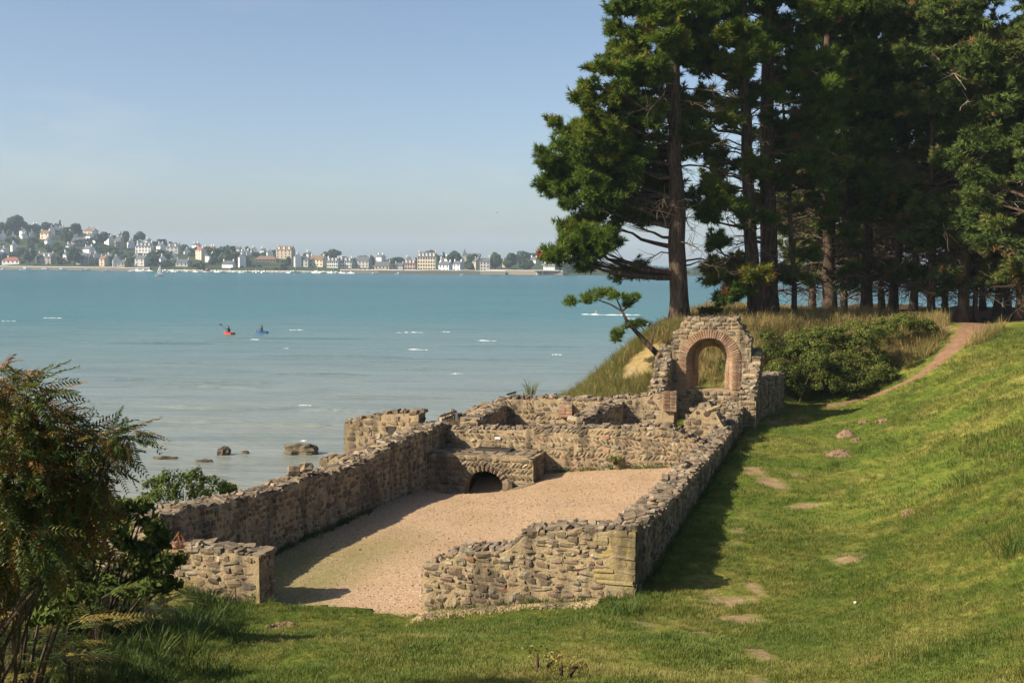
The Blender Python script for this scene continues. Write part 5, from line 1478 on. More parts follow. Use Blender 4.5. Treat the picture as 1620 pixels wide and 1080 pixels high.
pix_shrub('dark tangled bramble mound between the overgrown bush and the stub wall', 120, 960, 16.5, [(40, 860, 56), (105, 870, 52), (165, 868, 46), (215, 885, 38), (245, 905, 30), (190, 925, 36), (125, 930, 46), (55, 930, 54), (-30, 890, 64), (-40, 960, 60), (30, 980, 44), (100, 975, 36), (240, 930, 24), (265, 925, 18), (160, 815, 44), (195, 806, 34), (222, 836, 32), (250, 866, 28), (270, 888, 20), (226, 800, 16), (120, 800, 50), (0, 930, 50), (60, 955, 40), (-60, 920, 60), (110, 945, 40), (20, 900, 54)], n_per=44, leaf=.055, tint=.36, name='bramble_bush', cat='bush', flat=.85)
pix_shrub('low dark bramble at the bottom left, under the overhanging feathery bush', 20, 1010, 13.0, [(-40, 925, 56), (20, 925, 48), (74, 932, 40), (112, 945, 28), (-10, 975, 50), (46, 978, 38), (90, 975, 26), (-60, 990, 50)], n_per=44, leaf=.05, tint=.36, name='bramble_bush', cat='bush', flat=.85)
def fern(px, py, d, n, s, lab='bracken fern with arching yellow-green fronds at the foot of the overgrown bush', up=.9):
    b = at_depth(px, py, d); g = float(ground_z(b.x, b.y))
    t = tag(empty('bracken_fern', (b.x, b.y, g)), lab, 'fern', 'bracken ferns at the foot of the overgrown bush')
    for k in range(n):
        an = 6.283 * k / n + rng.normal(0, .35); H = s * rng.uniform(.35, 1.0); r = s * rng.uniform(.05, .25)
        tip = np.array([math.cos(an) * r, math.sin(an) * r, H])
        mb = MB(); mb.tube([(0, 0, -.05), tip * np.array([.4, .4, .55]), tip], [.008, .007, .005], 3, False); mb.build('stalk', M_BARK, t)
        dr = np.array([math.cos(an), math.sin(an), rng.uniform(-.05, .7) * up]); me = FERN[rng.integers(3)][0]
        o = link('frond', me, t); m = (orient(dr, rng.normal(0, .3)) * (s * rng.uniform(.75, 1.15))).to_4x4(); m.translation = Vector(tip); o.matrix_basis = m
for px, py, d, n, s in ((30, 930, 14.2, 8, .8), (90, 900, 14.8, 9, .9), (150, 890, 15.6, 9, .95), (200, 880, 17.0, 9, .9), (235, 885, 18.5, 8, .8), (-20, 900, 13.6, 8, .9), (60, 860, 16.0, 9, 1.1), (120, 850, 17.0, 9, 1.1), (170, 850, 18.4, 9, 1.0), (215, 840, 20.0, 8, .9),
                       (250, 860, 20.5, 8, .8), (270, 900, 20.8, 7, .6), (190, 920, 16.5, 7, .7), (110, 950, 14.2, 7, .6), (240, 930, 19.0, 7, .6), (140, 820, 20.0, 9, 1.2), (195, 815, 22.0, 9, 1.1), (80, 800, 19.0, 9, 1.2), (20, 840, 15.0, 9, 1.1), (170, 780, 23.0, 8, 1.0), (255, 905, 20.0, 9, .9), (225, 915, 18.6, 9, .9), (180, 900, 17.0, 9, .9), (265, 880, 21.2, 8, .8), (205, 870, 19.0, 9, 1.1), (0, 880, 12.6, 8, .8), (60, 890, 13.2, 8, .8), (110, 890, 13.8, 8, .8), (150, 905, 14.4, 8, .7), (-40, 900, 12.2, 8, .8), (30, 915, 13.6, 8, .6)):
    fern(px, py, d, n, s)
# the rusty dead frond hanging over the stub wall, and weeds at the bottom
c = at_depth(283, 842, 21.6); g = float(ground_z(c.x, c.y))
t = tag(empty('dead_fern', (c.x, c.y, g)), 'rust-brown withered fern drooping over the stub wall left of the doorway', 'fern')
M_RUST = plain('withered_rust_leaf', (.34, .13, .045), .8, .3, 8)
mb = MB(); zt = c.z - g; mb.tube([(-.6, -.2, 0), (-.35, -.1, zt * .7), (0, 0, zt)], [.012, .01, .006], 4, False); mb.build('stalk', M_RUST, t)
for k in range(7):
    me = pinnate('frond', M_RUST, .36, 8, .08, .02, .9, 300 + k)[0]; o = link('frond', me, t); m = orient((rng.normal(.2, .5), rng.normal(0, .5), -.6), rng.normal(0, .6)).to_4x4(); m.translation = Vector((rng.normal(0, .05), rng.normal(0, .05), zt - .03 * k)); o.matrix_basis = m
for px, py, s, lab in ((850, 1062, .34, 'weedy little plant with orange leaves at the bottom centre edge, nearest the middle'), (888, 1074, .3, 'weedy little plant with orange leaves at the bottom edge, right of its neighbour')):
    c = ground_pix(px, py); t = shrub('wild_plant', lab, (c[0], c[1], c[2]), [(0, 0, s * .5, s * .5, s * .45), (s * .6, .1, s * .3, s * .35, s * .3)], 7, .03, M_FERN, .5, 'plant')

# ================================================================== THE FAR SHORE
WL = [(-500, 423), (-200, 424.8), (0, 426), (250, 429), (450, 431), (600, 432.5), (760, 433.6), (880, 435), (1000, 435.8), (1300, 437.5), (2000, 441)]
SK = [(-500, 350), (-200, 350), (0, 354), (60, 358), (100, 363), (150, 370), (200, 380), (250, 386), (300, 391), (360, 399), (420, 404), (480, 407), (560, 411), (640, 412), (720, 411), (800, 409), (880, 408), (940, 412), (1000, 420), (1060, 425), (1200, 428), (1400, 431), (2000, 436)]
def wline(px): return float(np.interp(px, [q[0] for q in WL], [q[1] for q in WL]))
def sline(px): return float(np.interp(px, [q[0] for q in SK], [q[1] for q in SK]))
DEEP = 280.0
def far_point(px, py):
    """point of the far hillside seen at px, py"""
    yw = wline(px) - .6; ys = sline(px); f = min(1.0, max(0.0, (yw - py) / (yw - ys)))
    D0 = at_height(px, wline(px), 0.0).y
    return at_depth(px, yw + (ys - yw) * f, D0 + DEEP * f)
M_HILL, n_, l_ = new_mat('far_hillside')
pos_ = position(n_, l_); f_ = noise(n_, l_, .02, 5, .6, pos_)
c_ = ramp(n_, [(.35, (.03, .048, .02)), (.55, (.05, .07, .028)), (.75, (.11, .11, .06))]); l_.new(f_, c_.inputs[0]); surf(n_, l_, c_.outputs[0], 1.0, spec=.05)
cols = np.linspace(-480, 1990, 130); V = []
for px in cols:
    p0 = at_height(px, wline(px), 0.0); V.append((p0.x, p0.y - 4, -2.5)); V.append((p0.x, p0.y, 1.5))
    for f in np.linspace(.06, 1, 12):
        yw = wline(px); p = at_depth(px, yw + (sline(px) - yw) * f, p0.y + DEEP * f); V.append((p.x, p.y, p.z + 1.2 * (float(vnoise(p.x * .02, p.y * .02, 5)) - .5)))
    d = p.copy(); V.append((d.x * 1.3, d.y * 1.3, max(1, d.z * .8))); V.append((d.x * 1.6, d.y * 1.6, -3))
m = 16; i = np.arange(len(cols) - 1)[:, None] * m; j = np.arange(m - 1)[None]
mb = MB(); mb.add(V, quads=np.stack([i + j, i + m + j, i + m + j + 1, i + j + 1], -1).reshape(-1, 4))
tag(mb.build('hills', M_HILL, None, True), 'wooded hillside of the far shore', kind='structure')

FM = {k: plain('far_' + k, c, .85, .06, .3, .1) for k, c in dict(white=(.86, .85, .81), cream=(.78, .66, .48), beige=(.50, .42, .31), stone=(.34, .31, .26), grey=(.46, .45, .42), pink=(.60, .42, .36), slate=(.11, .12, .14), brown=(.20, .13, .09), red=(.30, .11, .08), pane=(.06, .07, .08), quay=(.17, .15, .125), pale=(.62, .60, .55)).items()}
def gable_house(name, lab, px, py, wpx, wall='white', roof='slate', storeys=2, ang=None, hip=False, chim=2, win=0, cat='house', dormers=0, dep=None, hpx=None):
    c = far_point(px, py); s = c.y / FPX; W = max(4.0, wpx * s * .92); Dp = dep or min(9.0, max(6.0, W * .6)); H = (hpx * s if hpx else 2.9 * storeys); RH = min(Dp * .5, 4.6) if not hip else 3.4
    ang = rng.uniform(.25, .6) if ang is None else ang
    t = tag(empty(name, c, -ang), lab, cat, 'houses of the far shore town')
    x, y = W / 2, Dp / 2
    mb = MB()
    V = [(-x, -y, -3), (x, -y, -3), (x, y, -3), (-x, y, -3), (-x, -y, H), (x, -y, H), (x, y, H), (-x, y, H)]
    q = [[0, 1, 5, 4], [1, 2, 6, 5], [2, 3, 7, 6], [3, 0, 4, 7]]; tt = []
    if not hip: V += [(-x, 0, H + RH - .15), (x, 0, H + RH - .15)]; tt = [[4, 8, 7], [5, 6, 9]]
    mb.add(V, tris=tt, quads=q); mb.build('wall', FM[wall], t)
    mb = MB(); o = .35; e = x - .05 if not hip else x + .4; rx = e if not hip else max(.5, x - y * .9); zz = H - .12
    V = [(-e, -y - o, zz), (e, -y - o, zz), (e, y + o, zz), (-e, y + o, zz), (-rx, 0, H + RH), (rx, 0, H + RH)]
    mb.add(V, tris=[[0, 4, 3], [1, 2, 5]] , quads=[[0, 1, 5, 4], [2, 3, 4, 5], [3, 2, 1, 0]]); rf = mb.build('roof', FM[roof], t)
    for k in range(chim):
        mb = MB(); cx = (-1 if k == 0 else 1) * (x - .55 if not hip else max(.6, x * .5)); mb.box((cx, 0, H + RH + .3), (.85, 1.3, 2.0)); mb.box((cx, 0, H + RH + 1.42), (.5, .9, .25)); mb.build('chimney', FM[wall if wall != 'stone' else 'beige'], rf)
    if win:
        wm = MB(); wm.box((0, 0, 0), (1.25, .12, 1.7)); wme = wm.mesh('window', FM['pane'])
        for st_ in range(storeys):
            for k in range(win):
                o_ = link('window', wme, t); o_.location = (-x + W * (k + .5) / win, -y - .03, 1.6 + st_ * (H / storeys))
        o_ = link('window', wme, t); o_.location = (-x - .03, 0, H * .62); o_.rotation_euler = (0, 0, math.pi / 2)
    for k in range(dormers):
        mb = MB(); cx = -x + W * (k + .5) / dormers; mb.box((cx, -y * .62, H + RH * .42), (1.5, 1.6, 1.7)); mb.add([(cx - .9, -y * .62 - 1, H + RH * .42 + .84), (cx + .9, -y * .62 - 1, H + RH * .42 + .84), (cx, -y * .62 - 1, H + RH * .42 + 1.7), (cx - .9, -y * .62 + .9, H + RH * .42 + .84), (cx + .9, -y * .62 + .9, H + RH * .42 + .84), (cx, -y * .62 + .9, H + RH * .42 + 1.7)], tris=[[0, 1, 2]], quads=[[0, 2, 5, 3], [1, 4, 5, 2]]); mb.build('dormer', FM['white'], t)
    return t
HS = [
 (5, 380, 12, 'white', 'slate', 2, dict(win=1, ang=1.2), 'white gabled house highest at the left edge of the far hillside'),
 (38, 377, 12, 'white', 'slate', 1, dict(ang=.9), 'small white house under the big skyline tree at far left'),
 (73, 378, 17, 'cream', 'brown', 2, dict(win=2), 'cream house with a brown roof in the upper left of the far hillside'),
 (56, 362, 9, 'white', 'slate', 1, dict(), 'tiny white house on the skyline right of the big skyline tree'),
 (98, 367, 10, 'grey', 'slate', 1, dict(), 'grey house on the skyline beside the pointed conifer'),
 (125, 386, 22, 'beige', 'slate', 1, dict(ang=.15, win=3), 'wide low house with a grey roof among trees on the upper left slope'),
 (144, 368, 21, 'beige', 'brown', 1, dict(hip=True, ang=.3), 'hip-roofed house on the skyline between two rounded trees'),
 (173, 386, 17, 'white', 'slate', 2, dict(ang=.8, win=1), 'bright white gabled house left of the tall beige one, upper slope'),
 (189, 392, 12, 'beige', 'slate', 3, dict(win=2), 'tall narrow beige house on the upper slope'),
 (207, 392, 10, 'white', 'slate', 2, dict(ang=1.0), 'small white gable between the tall beige house and the long white terrace'),
 (229, 399, 27, 'white', 'slate', 2, dict(ang=.1, win=5, dormers=4), 'long white house with a row of windows and dormers on the mid slope'),
 (255, 403, 17, 'white', 'slate', 3, dict(ang=.9, win=2), 'tallest white gable of the slope, above the sailing boat'),
 (275, 400, 22, 'grey', 'slate', 2, dict(ang=.2, win=3, dormers=2), 'slate-roofed grey house right of the tallest white gable'),
 (296, 402, 10, 'white', 'slate', 1, dict(ang=1.2), 'little white triangular gable right of the slate-roofed grey house'),
 (20, 417, 30, 'white', 'red', 1, dict(hip=True, ang=.05, chim=1, win=4), 'low white house with a red hipped roof by the water at far left'),
 (74, 417, 29, 'stone', 'slate', 2, dict(ang=.3, win=3, dormers=3), 'large stone house with slate roof and dormers near the water at left'),
 (62, 416, 9, 'cream', 'slate', 2, dict(ang=1.3), 'cream gable end adjoining the large stone house with dormers'),
 (135, 418, 25, 'stone', 'slate', 2, dict(ang=.3, win=3, dormers=2), 'grey stone house close to the shore wall, below the wide white bungalow'),
 (141, 399, 20, 'white', 'slate', 1, dict(ang=.7), 'wide white low-gabled bungalow in the middle of the left slope'),
 (165, 420, 13, 'beige', 'brown', 2, dict(win=1), 'beige shore house left of the pointed white gable'),
 (184, 421, 10, 'white', 'slate', 2, dict(ang=1.2), 'pointed white gable facing left down on the shore'),
 (194, 421, 15, 'stone', 'slate', 1, dict(ang=.3, win=2), 'slate-roofed stone house joined to the pointed white gable on the shore'),
 (225, 420, 22, 'grey', 'slate', 2, dict(ang=.5, win=2), 'pale gabled shore house left of the sailing boat'),
 (290, 421, 22, 'grey', 'slate', 1, dict(ang=.2, win=3), 'grey shore house right of the sailing boat'),
 (311, 391, 14, 'white', 'slate', 1, dict(ang=.8), 'white house on the skyline at the right end of the left hill'),
 (318, 410, 16, 'cream', 'red', 3, dict(ang=.7, win=2), 'tall cream house with a reddish roof, mid slope'),
 (337, 402, 8, 'white', 'brown', 2, dict(), 'small house just left of the broad dark tree on the mid slope'),
 (376, 403, 13, 'grey', 'slate', 2, dict(), 'grey house on the ridge right of the broad dark tree'),
 (390, 404, 10, 'white', 'slate', 1, dict(), 'white house on the ridge, next right of the grey ridge house'),
 (362, 423, 20, 'white', 'slate', 1, dict(ang=.2), 'long low white house on the beach under the broad dark tree'),
 (383, 422, 9, 'white', 'slate', 3, dict(ang=1.1), 'tall white gable on the beach at the right end of the low white house'),
 (422, 415, 38, 'brown', 'brown', 1, dict(hip=True, ang=.05, chim=0, win=6), 'very long brown-roofed hall above the beach'),
 (452, 409, 29, 'beige', 'brown', 3, dict(ang=.3, win=4, dormers=3), 'large ochre mansion with many chimneys behind the long brown hall'),
 (471, 421, 10, 'white', 'slate', 3, dict(ang=1.2), 'bright white gable at the start of the harbour front'),
 (483, 421, 14, 'grey', 'slate', 2, dict(ang=.2, win=2), 'pale house right of the bright white harbour gable'),
 (503, 421, 25, 'cream', 'brown', 2, dict(ang=.3, win=4), 'cream terrace in the middle of the harbour front'),
 (527, 423, 19, 'white', 'slate', 2, dict(ang=.1, win=5, dormers=3), 'white quayside hotel with slate dormers, left of a matching pair'),
 (548, 423, 20, 'white', 'slate', 2, dict(ang=.1, win=5, dormers=3), 'white quayside hotel with slate dormers, right of a matching pair'),
 (575, 423, 26, 'grey', 'slate', 2, dict(ang=.3, win=4), 'greyish terrace behind the quay, right of the white hotels'),
 (603, 416, 14, 'white', 'slate', 2, dict(ang=.8), 'white gable standing up behind the quay terraces'),
 (606, 426, 26, 'beige', 'slate', 1, dict(ang=.2, win=4), 'low beige terrace on the quay between the grey terrace and the pink house'),
 (632, 426, 15, 'grey', 'slate', 1, dict(ang=.2), 'small grey house left of the pink house'),
 (649, 427, 18, 'pink', 'slate', 2, dict(ang=.05, win=4, dormers=3), 'pink house leaning against the tall cream hotel'),
 (676, 428, 31, 'cream', 'slate', 4, dict(ang=.12, win=7, dormers=5), 'tall cream hotel with four storeys and slate dormers, biggest building of the quay'),
 (705, 430, 21, 'white', 'slate', 2, dict(ang=.5, win=3), 'white house on the quay right of the tall cream hotel'),
 (725, 429, 16, 'white', 'slate', 2, dict(ang=.6, win=2), 'white house below the church spire'),
 (755, 430, 13, 'beige', 'slate', 3, dict(ang=1.1, win=1), 'steep cream gable of the grey manor'),
 (768, 430, 17, 'grey', 'slate', 3, dict(ang=.2, win=3), 'grey manor with tall chimneys on the point'),
 (813, 414, 9, 'white', 'slate', 1, dict(), 'white house in trees between the manor and the headland pines'),
 (800, 422, 9, 'beige', 'brown', 1, dict(), 'small brownish house among trees right of the manor'),
 (845, 416, 11, 'white', 'slate', 1, dict(), 'white house on the right-hand slope just left of the pier'),
 (869, 421, 15, 'white', 'slate', 2, dict(win=3, ang=.2), 'white house above the pier, beside the pine crown'),
 (858, 411, 9, 'grey', 'slate', 1, dict(), 'grey house at the top of the right-hand slope'),
]
for px, py, wp, wl, rf, st_, kw, lab in HS:
    gable_house('house', lab, px, py, wp, wl, rf, st_, **kw)
used = [(h[0], h[1], h[2]) for h in HS]; rr_ = np.random.default_rng(404); cnt = 0
hp = None
while cnt < 52:
    left = cnt < 38
    px = rr_.uniform(-40, 345) if left else rr_.uniform(345, 900); py = wline(px) + (sline(px) - wline(px)) * rr_.uniform(.22 if left else .35, .98) + .5; wp = rr_.uniform(6, 11) if left else rr_.uniform(5, 8)
    if any(abs(px - u[0]) < (wp + u[2]) * .5 and abs(py - u[1]) < 6 for u in used): 
        if rr_.random() < .97: continue
    used.append((px, py, wp)); cnt += 1
    gable_house('house', 'little white slate-roofed house among the trees of the left hillside' if left else 'little white slate-roofed house behind the harbour front', px, py, wp, 'white', 'slate', int(rr_.integers(1, 3)), ang=float(rr_.uniform(.2, 1.2)), chim=1)['group'] = 'little houses of the left hillside' if left else 'little houses behind the harbour front'
# church, quay wall, pier, villa terrace
c = far_point(735, 416); s = c.y / FPX
t = tag(empty('church', c, -.2), 'village church with a thin grey pointed spire rising over the trees', 'church')
mb = MB(); mb.box((0, 0, 1), (4.6, 4.6, 11)); mb.build('tower', FM['stone'], t)
zt = at_depth(735, 393, c.y).z - c.z
mb = MB(); mb.add([(-2.2, -2.2, 6.5), (2.2, -2.2, 6.5), (2.2, 2.2, 6.5), (-2.2, 2.2, 6.5), (0, 0, zt)], tris=[[0, 1, 4], [1, 2, 4], [2, 3, 4], [3, 0, 4]]); mb.build('spire', FM['slate'], t)
mb = MB(); mb.box((9, 0, 2), (14, 7, 8)); mb.build('nave', FM['stone'], t)
mb = MB(); mb.add([(2, -3.9, 6), (16.2, -3.9, 6), (16.2, 3.9, 6), (2, 3.9, 6), (2, 0, 9.5), (16.2, 0, 9.5)], tris=[[0, 4, 3], [1, 2, 5]], quads=[[0, 1, 5, 4], [2, 3, 4, 5]]); mb.build('roof', FM['slate'], t)
def shore_strip(name, lab, x0, x1, off, z0, z1, th, mat, cat, step=20):
    mb = MB(); V = []; pxs = np.arange(x0, x1 + 1, step)
    base = at_height(x0, wline(x0), 0)
    for px in pxs:
        p = at_height(px, wline(px), 0.0); q = np.array([p.x - base.x, p.y - base.y + off, 0]); jz = rng.normal(0, .12)
        V += [q + (0, 0, z0), q + (0, .2, z1 + jz), q + (0, th, z1 + jz), q + (0, th, z0)]
    i = np.arange(len(pxs) - 1)[:, None] * 4; j = np.arange(3)[None]
    mb.add(V, quads=np.stack([i + j, i + 4 + j, i + 5 + j, i + 1 + j], -1).reshape(-1, 4)); t = tag(empty(name, (base.x, base.y, 0)), lab, cat); mb.build('masonry', mat, t)
    mb = MB(); 
    V = [np.array(v) for k, v in enumerate(V)]
    P = [V[4 * k + 1] + np.array([0, .3, .35]) for k in range(len(pxs))]
    mb.tube(P, .35, 4); mb.build('coping', FM['pale'], t); return t
shore_strip('sea_wall', 'low dark sea wall under the houses of the left shore', -60, 250, -6, -1, 2.4, 6, FM['quay'], 'wall')
shore_strip('quay_wall', 'long dark harbour quay with a pale coping, in front of the hotels', 540, 800, -8, -1, 2.4, 9, FM['quay'], 'quay')
shore_strip('slipway', 'pale beach strip of slipways where the boats are drawn up', 255, 540, -3, -1, .7, 14, plain('far_beach_shingle', (.36, .31, .24), .9, .25, .5), 'beach')
shore_strip('sea_wall', 'brown garden wall along the water right of the grey manor', 770, 900, -6, -1, 3.0, 6, plain('far_garden_wall', (.24, .19, .14), .9), 'wall')
c = far_point(864, 433.6); t = tag(empty('pier', (c.x, c.y - 12, 0)), 'pale flat-roofed pier building standing over the water by the pine crown', 'pier')
mb = MB(); mb.box((0, 0, 3.6), (20, 8, .7)); mb.build('deck', FM['pale'], t)
for x in (-8, -3, 3, 8):
    mb = MB(); mb.box((x, 0, 1.2), (.9, 2, 4.2)); mb.build('pillar', FM['pale'], t)
mb = MB(); mb.box((2, 1, 6.0), (9, 5, 4)); mb.build('cabin', FM['white'], t)
mb = MB(); mb.box((2, 1, 8.3), (12, 7, .6)); mb.build('roof', FM['pale'], t)

# trees of the far shore
def far_crown(seed, conif=False, wide=1.0):
    r = np.random.default_rng(seed); mb = MB()
    nl = 9
    for k in range(nl):
        if conif: h = k / nl; lc = np.array([r.normal(0, .05), r.normal(0, .05), .15 + .8 * h]); lr = .30 * (1 - h) + .04; n = 60
        else: a = r.random() * 6.28; rr = .32 * r.random() ** .5; lc = np.array([math.cos(a) * rr * wide, math.sin(a) * rr * wide, .40 + .34 * r.random() - rr * .3]); lr = r.uniform(.16, .27); n = 85
        v = r.normal(0, 1, (n, 3)); v /= np.linalg.norm(v, axis=1)[:, None]; C = lc + v * lr * np.array([wide, wide, .8]) * r.uniform(.75, 1.05, (n, 1)); nn = v + r.normal(0, .4, (n, 3)); nn /= np.linalg.norm(nn, axis=1)[:, None]
        T = np.cross(nn, r.normal(0, 1, (n, 3))); T /= np.linalg.norm(T, axis=1)[:, None]; B = np.cross(nn, T); s = .085
        P = np.stack([C - T * s, C + B * s, C + T * s, C - B * s], 1).reshape(-1, 3)
        mb.add(P, quads=np.arange(n)[:, None] * 4 + np.array([[0, 1, 2, 3]]), tint=np.repeat(np.clip(.4 + .5 * v[:, 2] * .6 + r.normal(0, .1, n) + (k % 3 - 1) * .12, 0, 1), 4))
    return mb.mesh('crown', M_FAR, False, True)
CRN = [far_crown(900 + k) for k in range(3)] + [far_crown(910, False, 1.35), far_crown(911, False, 1.5), far_crown(912, True)]
tk = MB(); tk.tube([(0, 0, -.15), (.01, 0, .2), (0, 0, .5)], [.045, .035, .02], 5); TKM = tk.mesh('trunk', M_BARK)
def far_tree(px, py, wpx, hpx, kind, lab, cat='tree'):
    c = far_point(px, py); s = c.y / FPX
    t = tag(empty('broadleaf_tree' if kind < 5 else 'conifer', (c.x, c.y, c.z - .5), rng.uniform(0, 6.28)), lab, cat, 'trees of the far shore')
    t.scale = (wpx * s, wpx * s, hpx * s * 1.08)
    link('crown', CRN[kind], t); link('trunk', TKM, t)
FT = [(30, 372, 34, 34, 3, 'biggest dark rounded tree on the far skyline at left'), (4, 372, 14, 22, 0, 'dark tree cut by the left edge of the far skyline'), (58, 370, 16, 18, 1, 'dark skyline tree just right of the biggest rounded one'), (78, 368, 22, 20, 2, 'spreading skyline tree left of the pointed conifer'), (95, 366, 9, 18, 5, 'pointed conifer on the far skyline'),
      (121, 378, 22, 26, 0, 'rounded skyline tree left of the hip-roofed house'), (107, 388, 22, 30, 1, 'tall tree on the upper left slope beside the wide low house'), (158, 392, 26, 30, 2, 'dense tree left of the bright white gabled house'), (199, 384, 14, 20, 0, 'skyline tree behind the tall narrow beige house'), (220, 384, 20, 20, 1, 'rounded skyline tree above the long white house'),
      (248, 418, 36, 26, 3, 'dark spreading tree on the shore behind the sailing boat'), (118, 420, 22, 32, 1, 'tall tree on the shore between the two stone houses'), (46, 420, 20, 30, 2, 'tree between the red-roofed house and the large stone house'), (356, 420, 36, 36, 4, 'broad dark tree that dominates the middle of the shore'), (343, 420, 18, 28, 0, 'tree merging with the left side of the broad dark tree'),
      (391, 402, 12, 14, 1, 'round tree on the ridge above the beach'), (434, 406, 9, 12, 0, 'round tree on the skyline left of the ochre mansion'), (399, 404, 8, 11, 5, 'little conifer on the ridge above the long brown hall'), (484, 411, 11, 15, 2, 'rounded tree right of the ochre mansion'), (528, 412, 26, 20, 3, 'big rounded tree behind the quayside hotels'), (574, 416, 22, 14, 4, 'spreading tree right of the matching hotels'),
      (587, 415, 12, 13, 1, 'smaller tree beside the spreading tree right of the hotels'), (456, 424, 12, 20, 0, 'dark tree left of the bright white harbour gable'), (624, 420, 24, 16, 4, 'tree behind the low beige terrace'), (684, 414, 30, 20, 3, 'rounded light tree above the tall cream hotel'), (702, 416, 10, 18, 5, 'pointed tree right of the light tree above the hotel'), (716, 422, 26, 28, 1, 'dark tree between the cream hotel and the church'),
      (750, 424, 26, 24, 0, 'tree right of the church spire'), (745, 430, 18, 18, 2, 'dark shrubby tree in front of the church'), (781, 428, 26, 32, 1, 'tall dark tree right behind the grey manor'), (808, 428, 24, 30, 0, 'dark tree next right of the one behind the manor'), (824, 414, 20, 20, 4, 'spreading tree on the skyline right of the manor'), (832, 431, 24, 24, 2, 'shore tree left of the pier'),
      (850, 412, 26, 14, 4, 'spreading skyline tree above the pier'), (878, 428, 26, 30, 1, 'dark tree half behind the pine crown'), (900, 430, 26, 26, 0, 'far tree seen through the lowest pine boughs')]
for q in FT: far_tree(*q)
r_ = np.random.default_rng(77)
NW = 950; bx = np.concatenate([r_.uniform(-420, 330, 600), r_.uniform(330, 1150, 350)]); bf = r_.random(NW) ** .8; W_ = MB()
mes = []
for me in CRN[:5]:
    co = np.empty(len(me.vertices) * 3, np.float32); me.vertices.foreach_get('co', co); ti = np.empty(len(me.vertices), np.float32); me.attributes['tint'].data.foreach_get('value', ti); q_ = co.reshape(-1, 4, 3); pk = r_.permutation(len(q_))[:150]; q_ = q_[pk]; q_ = q_.mean(1, keepdims=True) + (q_ - q_.mean(1, keepdims=True)) * 1.75
    mes.append((q_.reshape(-1, 3), ti.reshape(-1, 4)[pk].ravel()))
hx = np.array([h[0] for h in HS]); hy = np.array([h[1] for h in HS]); hw = np.array([h[2] for h in HS])
for k in range(NW):
    py = wline(bx[k]) + (sline(bx[k]) - wline(bx[k])) * (.08 + .9 * bf[k])
    sz = r_.uniform(8, 16) if bx[k] < 420 else r_.uniform(5, 11)
    hit = (np.abs(hx - bx[k]) < hw * .5 + sz * .45) & (py > hy - 1.0) & (py - sz < hy - 2)
    if hit.any():
        if r_.random() < .7: continue
        sz *= .45
    c = far_point(bx[k], py); s = c.y / FPX; co, ti = mes[r_.integers(5)]; a = r_.random() * 6.28; sub = np.s_[:]
    R_ = np.array([[math.cos(a), math.sin(a), 0], [-math.sin(a), math.cos(a), 0], [0, 0, 1]])
    P = (co @ R_) * np.array([sz * s, sz * s, sz * s * .95]) + np.array([c.x, c.y, c.z - .8 - sz * s * .12])
    n = len(P) // 4; W_.add(P, quads=np.arange(n)[:, None] * 4 + np.array([[0, 1, 2, 3]]), tint=np.clip(ti + r_.normal(0, .12), 0, 1))
o = W_.build('hillside_wood', M_FAR, None, False, True); tag(o, 'trees and hedges massed between the houses of the far hillside', kind='stuff')

# ================================================================== BOATS, PADDLERS, BIRDS
FM['hull'] = plain('boat_white', (.82, .81, .78), .4, .04, 1); FM['sail'] = plain('sail_cloth', (.88, .86, .80), .8, .04, 1); FM['blue'] = plain('kayak_blue', (.02, .11, .32), .4, .1, 2); FM['redk'] = plain('kayak_red', (.55, .06, .025), .4, .1, 2)
FM['skin'] = plain('skin', (.42, .24, .16), .7, .1, 5); FM['darkcloth'] = plain('dark_wetsuit', (.04, .045, .06), .8, .2, 5); FM['mast'] = plain('mast_metal', (.55, .55, .54), .4, .05)
def hull_mesh(name, L, B, H, mat, sheer=.2):
    n = 9; mb = MB(); V = []
    for k in range(n):
        u = k / (n - 1); x = (u - .5) * L; w = B / 2 * math.sin(math.pi * min(1, .12 + .88 * (1 - u) ** .6 * 1.0) / 2) * (1 if u < .98 else .05) * (1 - max(0, u - .55) ** 1.6 * 2.6); w = max(w, .02); z = H * (1 + sheer * (u - .3) ** 2 * 2)
        V += [(x, -w, z), (x, -w * .75, -.15), (x, 0, -.3), (x, w * .75, -.15), (x, w, z)]
    i = np.arange(n - 1)[:, None] * 5; j = np.arange(4)[None]; q = np.stack([i + j, i + 5 + j, i + 6 + j, i + 1 + j], -1).reshape(-1, 4).tolist()
    q += [[k * 5 + 4, k * 5 + 9, k * 5 + 5, k * 5] for k in range(n - 1)]
    mb.add(V, tris=[[0, 1, 2], [0, 2, 4], [2, 3, 4]], quads=q); return mb.mesh(name, mat)
def motorboat(loc, L, rz, lab, grp, red=False):
    t = tag(empty('motorboat', loc, rz), lab, 'boat', grp)
    link('hull', hull_mesh('hull', L, L * .34, L * .15, FM['hull'] if not red else FM['redk']), t)
    mb = MB(); mb.add([(-.16 * L, -.11 * L, .14 * L), (.14 * L, -.11 * L, .14 * L), (.14 * L, .11 * L, .14 * L), (-.16 * L, .11 * L, .14 * L), (-.14 * L, -.09 * L, .30 * L), (.06 * L, -.09 * L, .30 * L), (.06 * L, .09 * L, .30 * L), (-.14 * L, .09 * L, .30 * L)], quads=[[0, 1, 5, 4], [1, 2, 6, 5], [2, 3, 7, 6], [3, 0, 4, 7], [4, 5, 6, 7]]); mb.build('cabin', FM['hull'], t)
    mb = MB(); mb.add([(.135 * L, -.09 * L, .16 * L), (.135 * L, .09 * L, .16 * L), (.068 * L, .08 * L, .28 * L), (.068 * L, -.08 * L, .28 * L)], quads=[[0, 1, 2, 3]]); o = mb.build('windscreen', FM['pane'], t); o.location.x = .012 * L
    return t
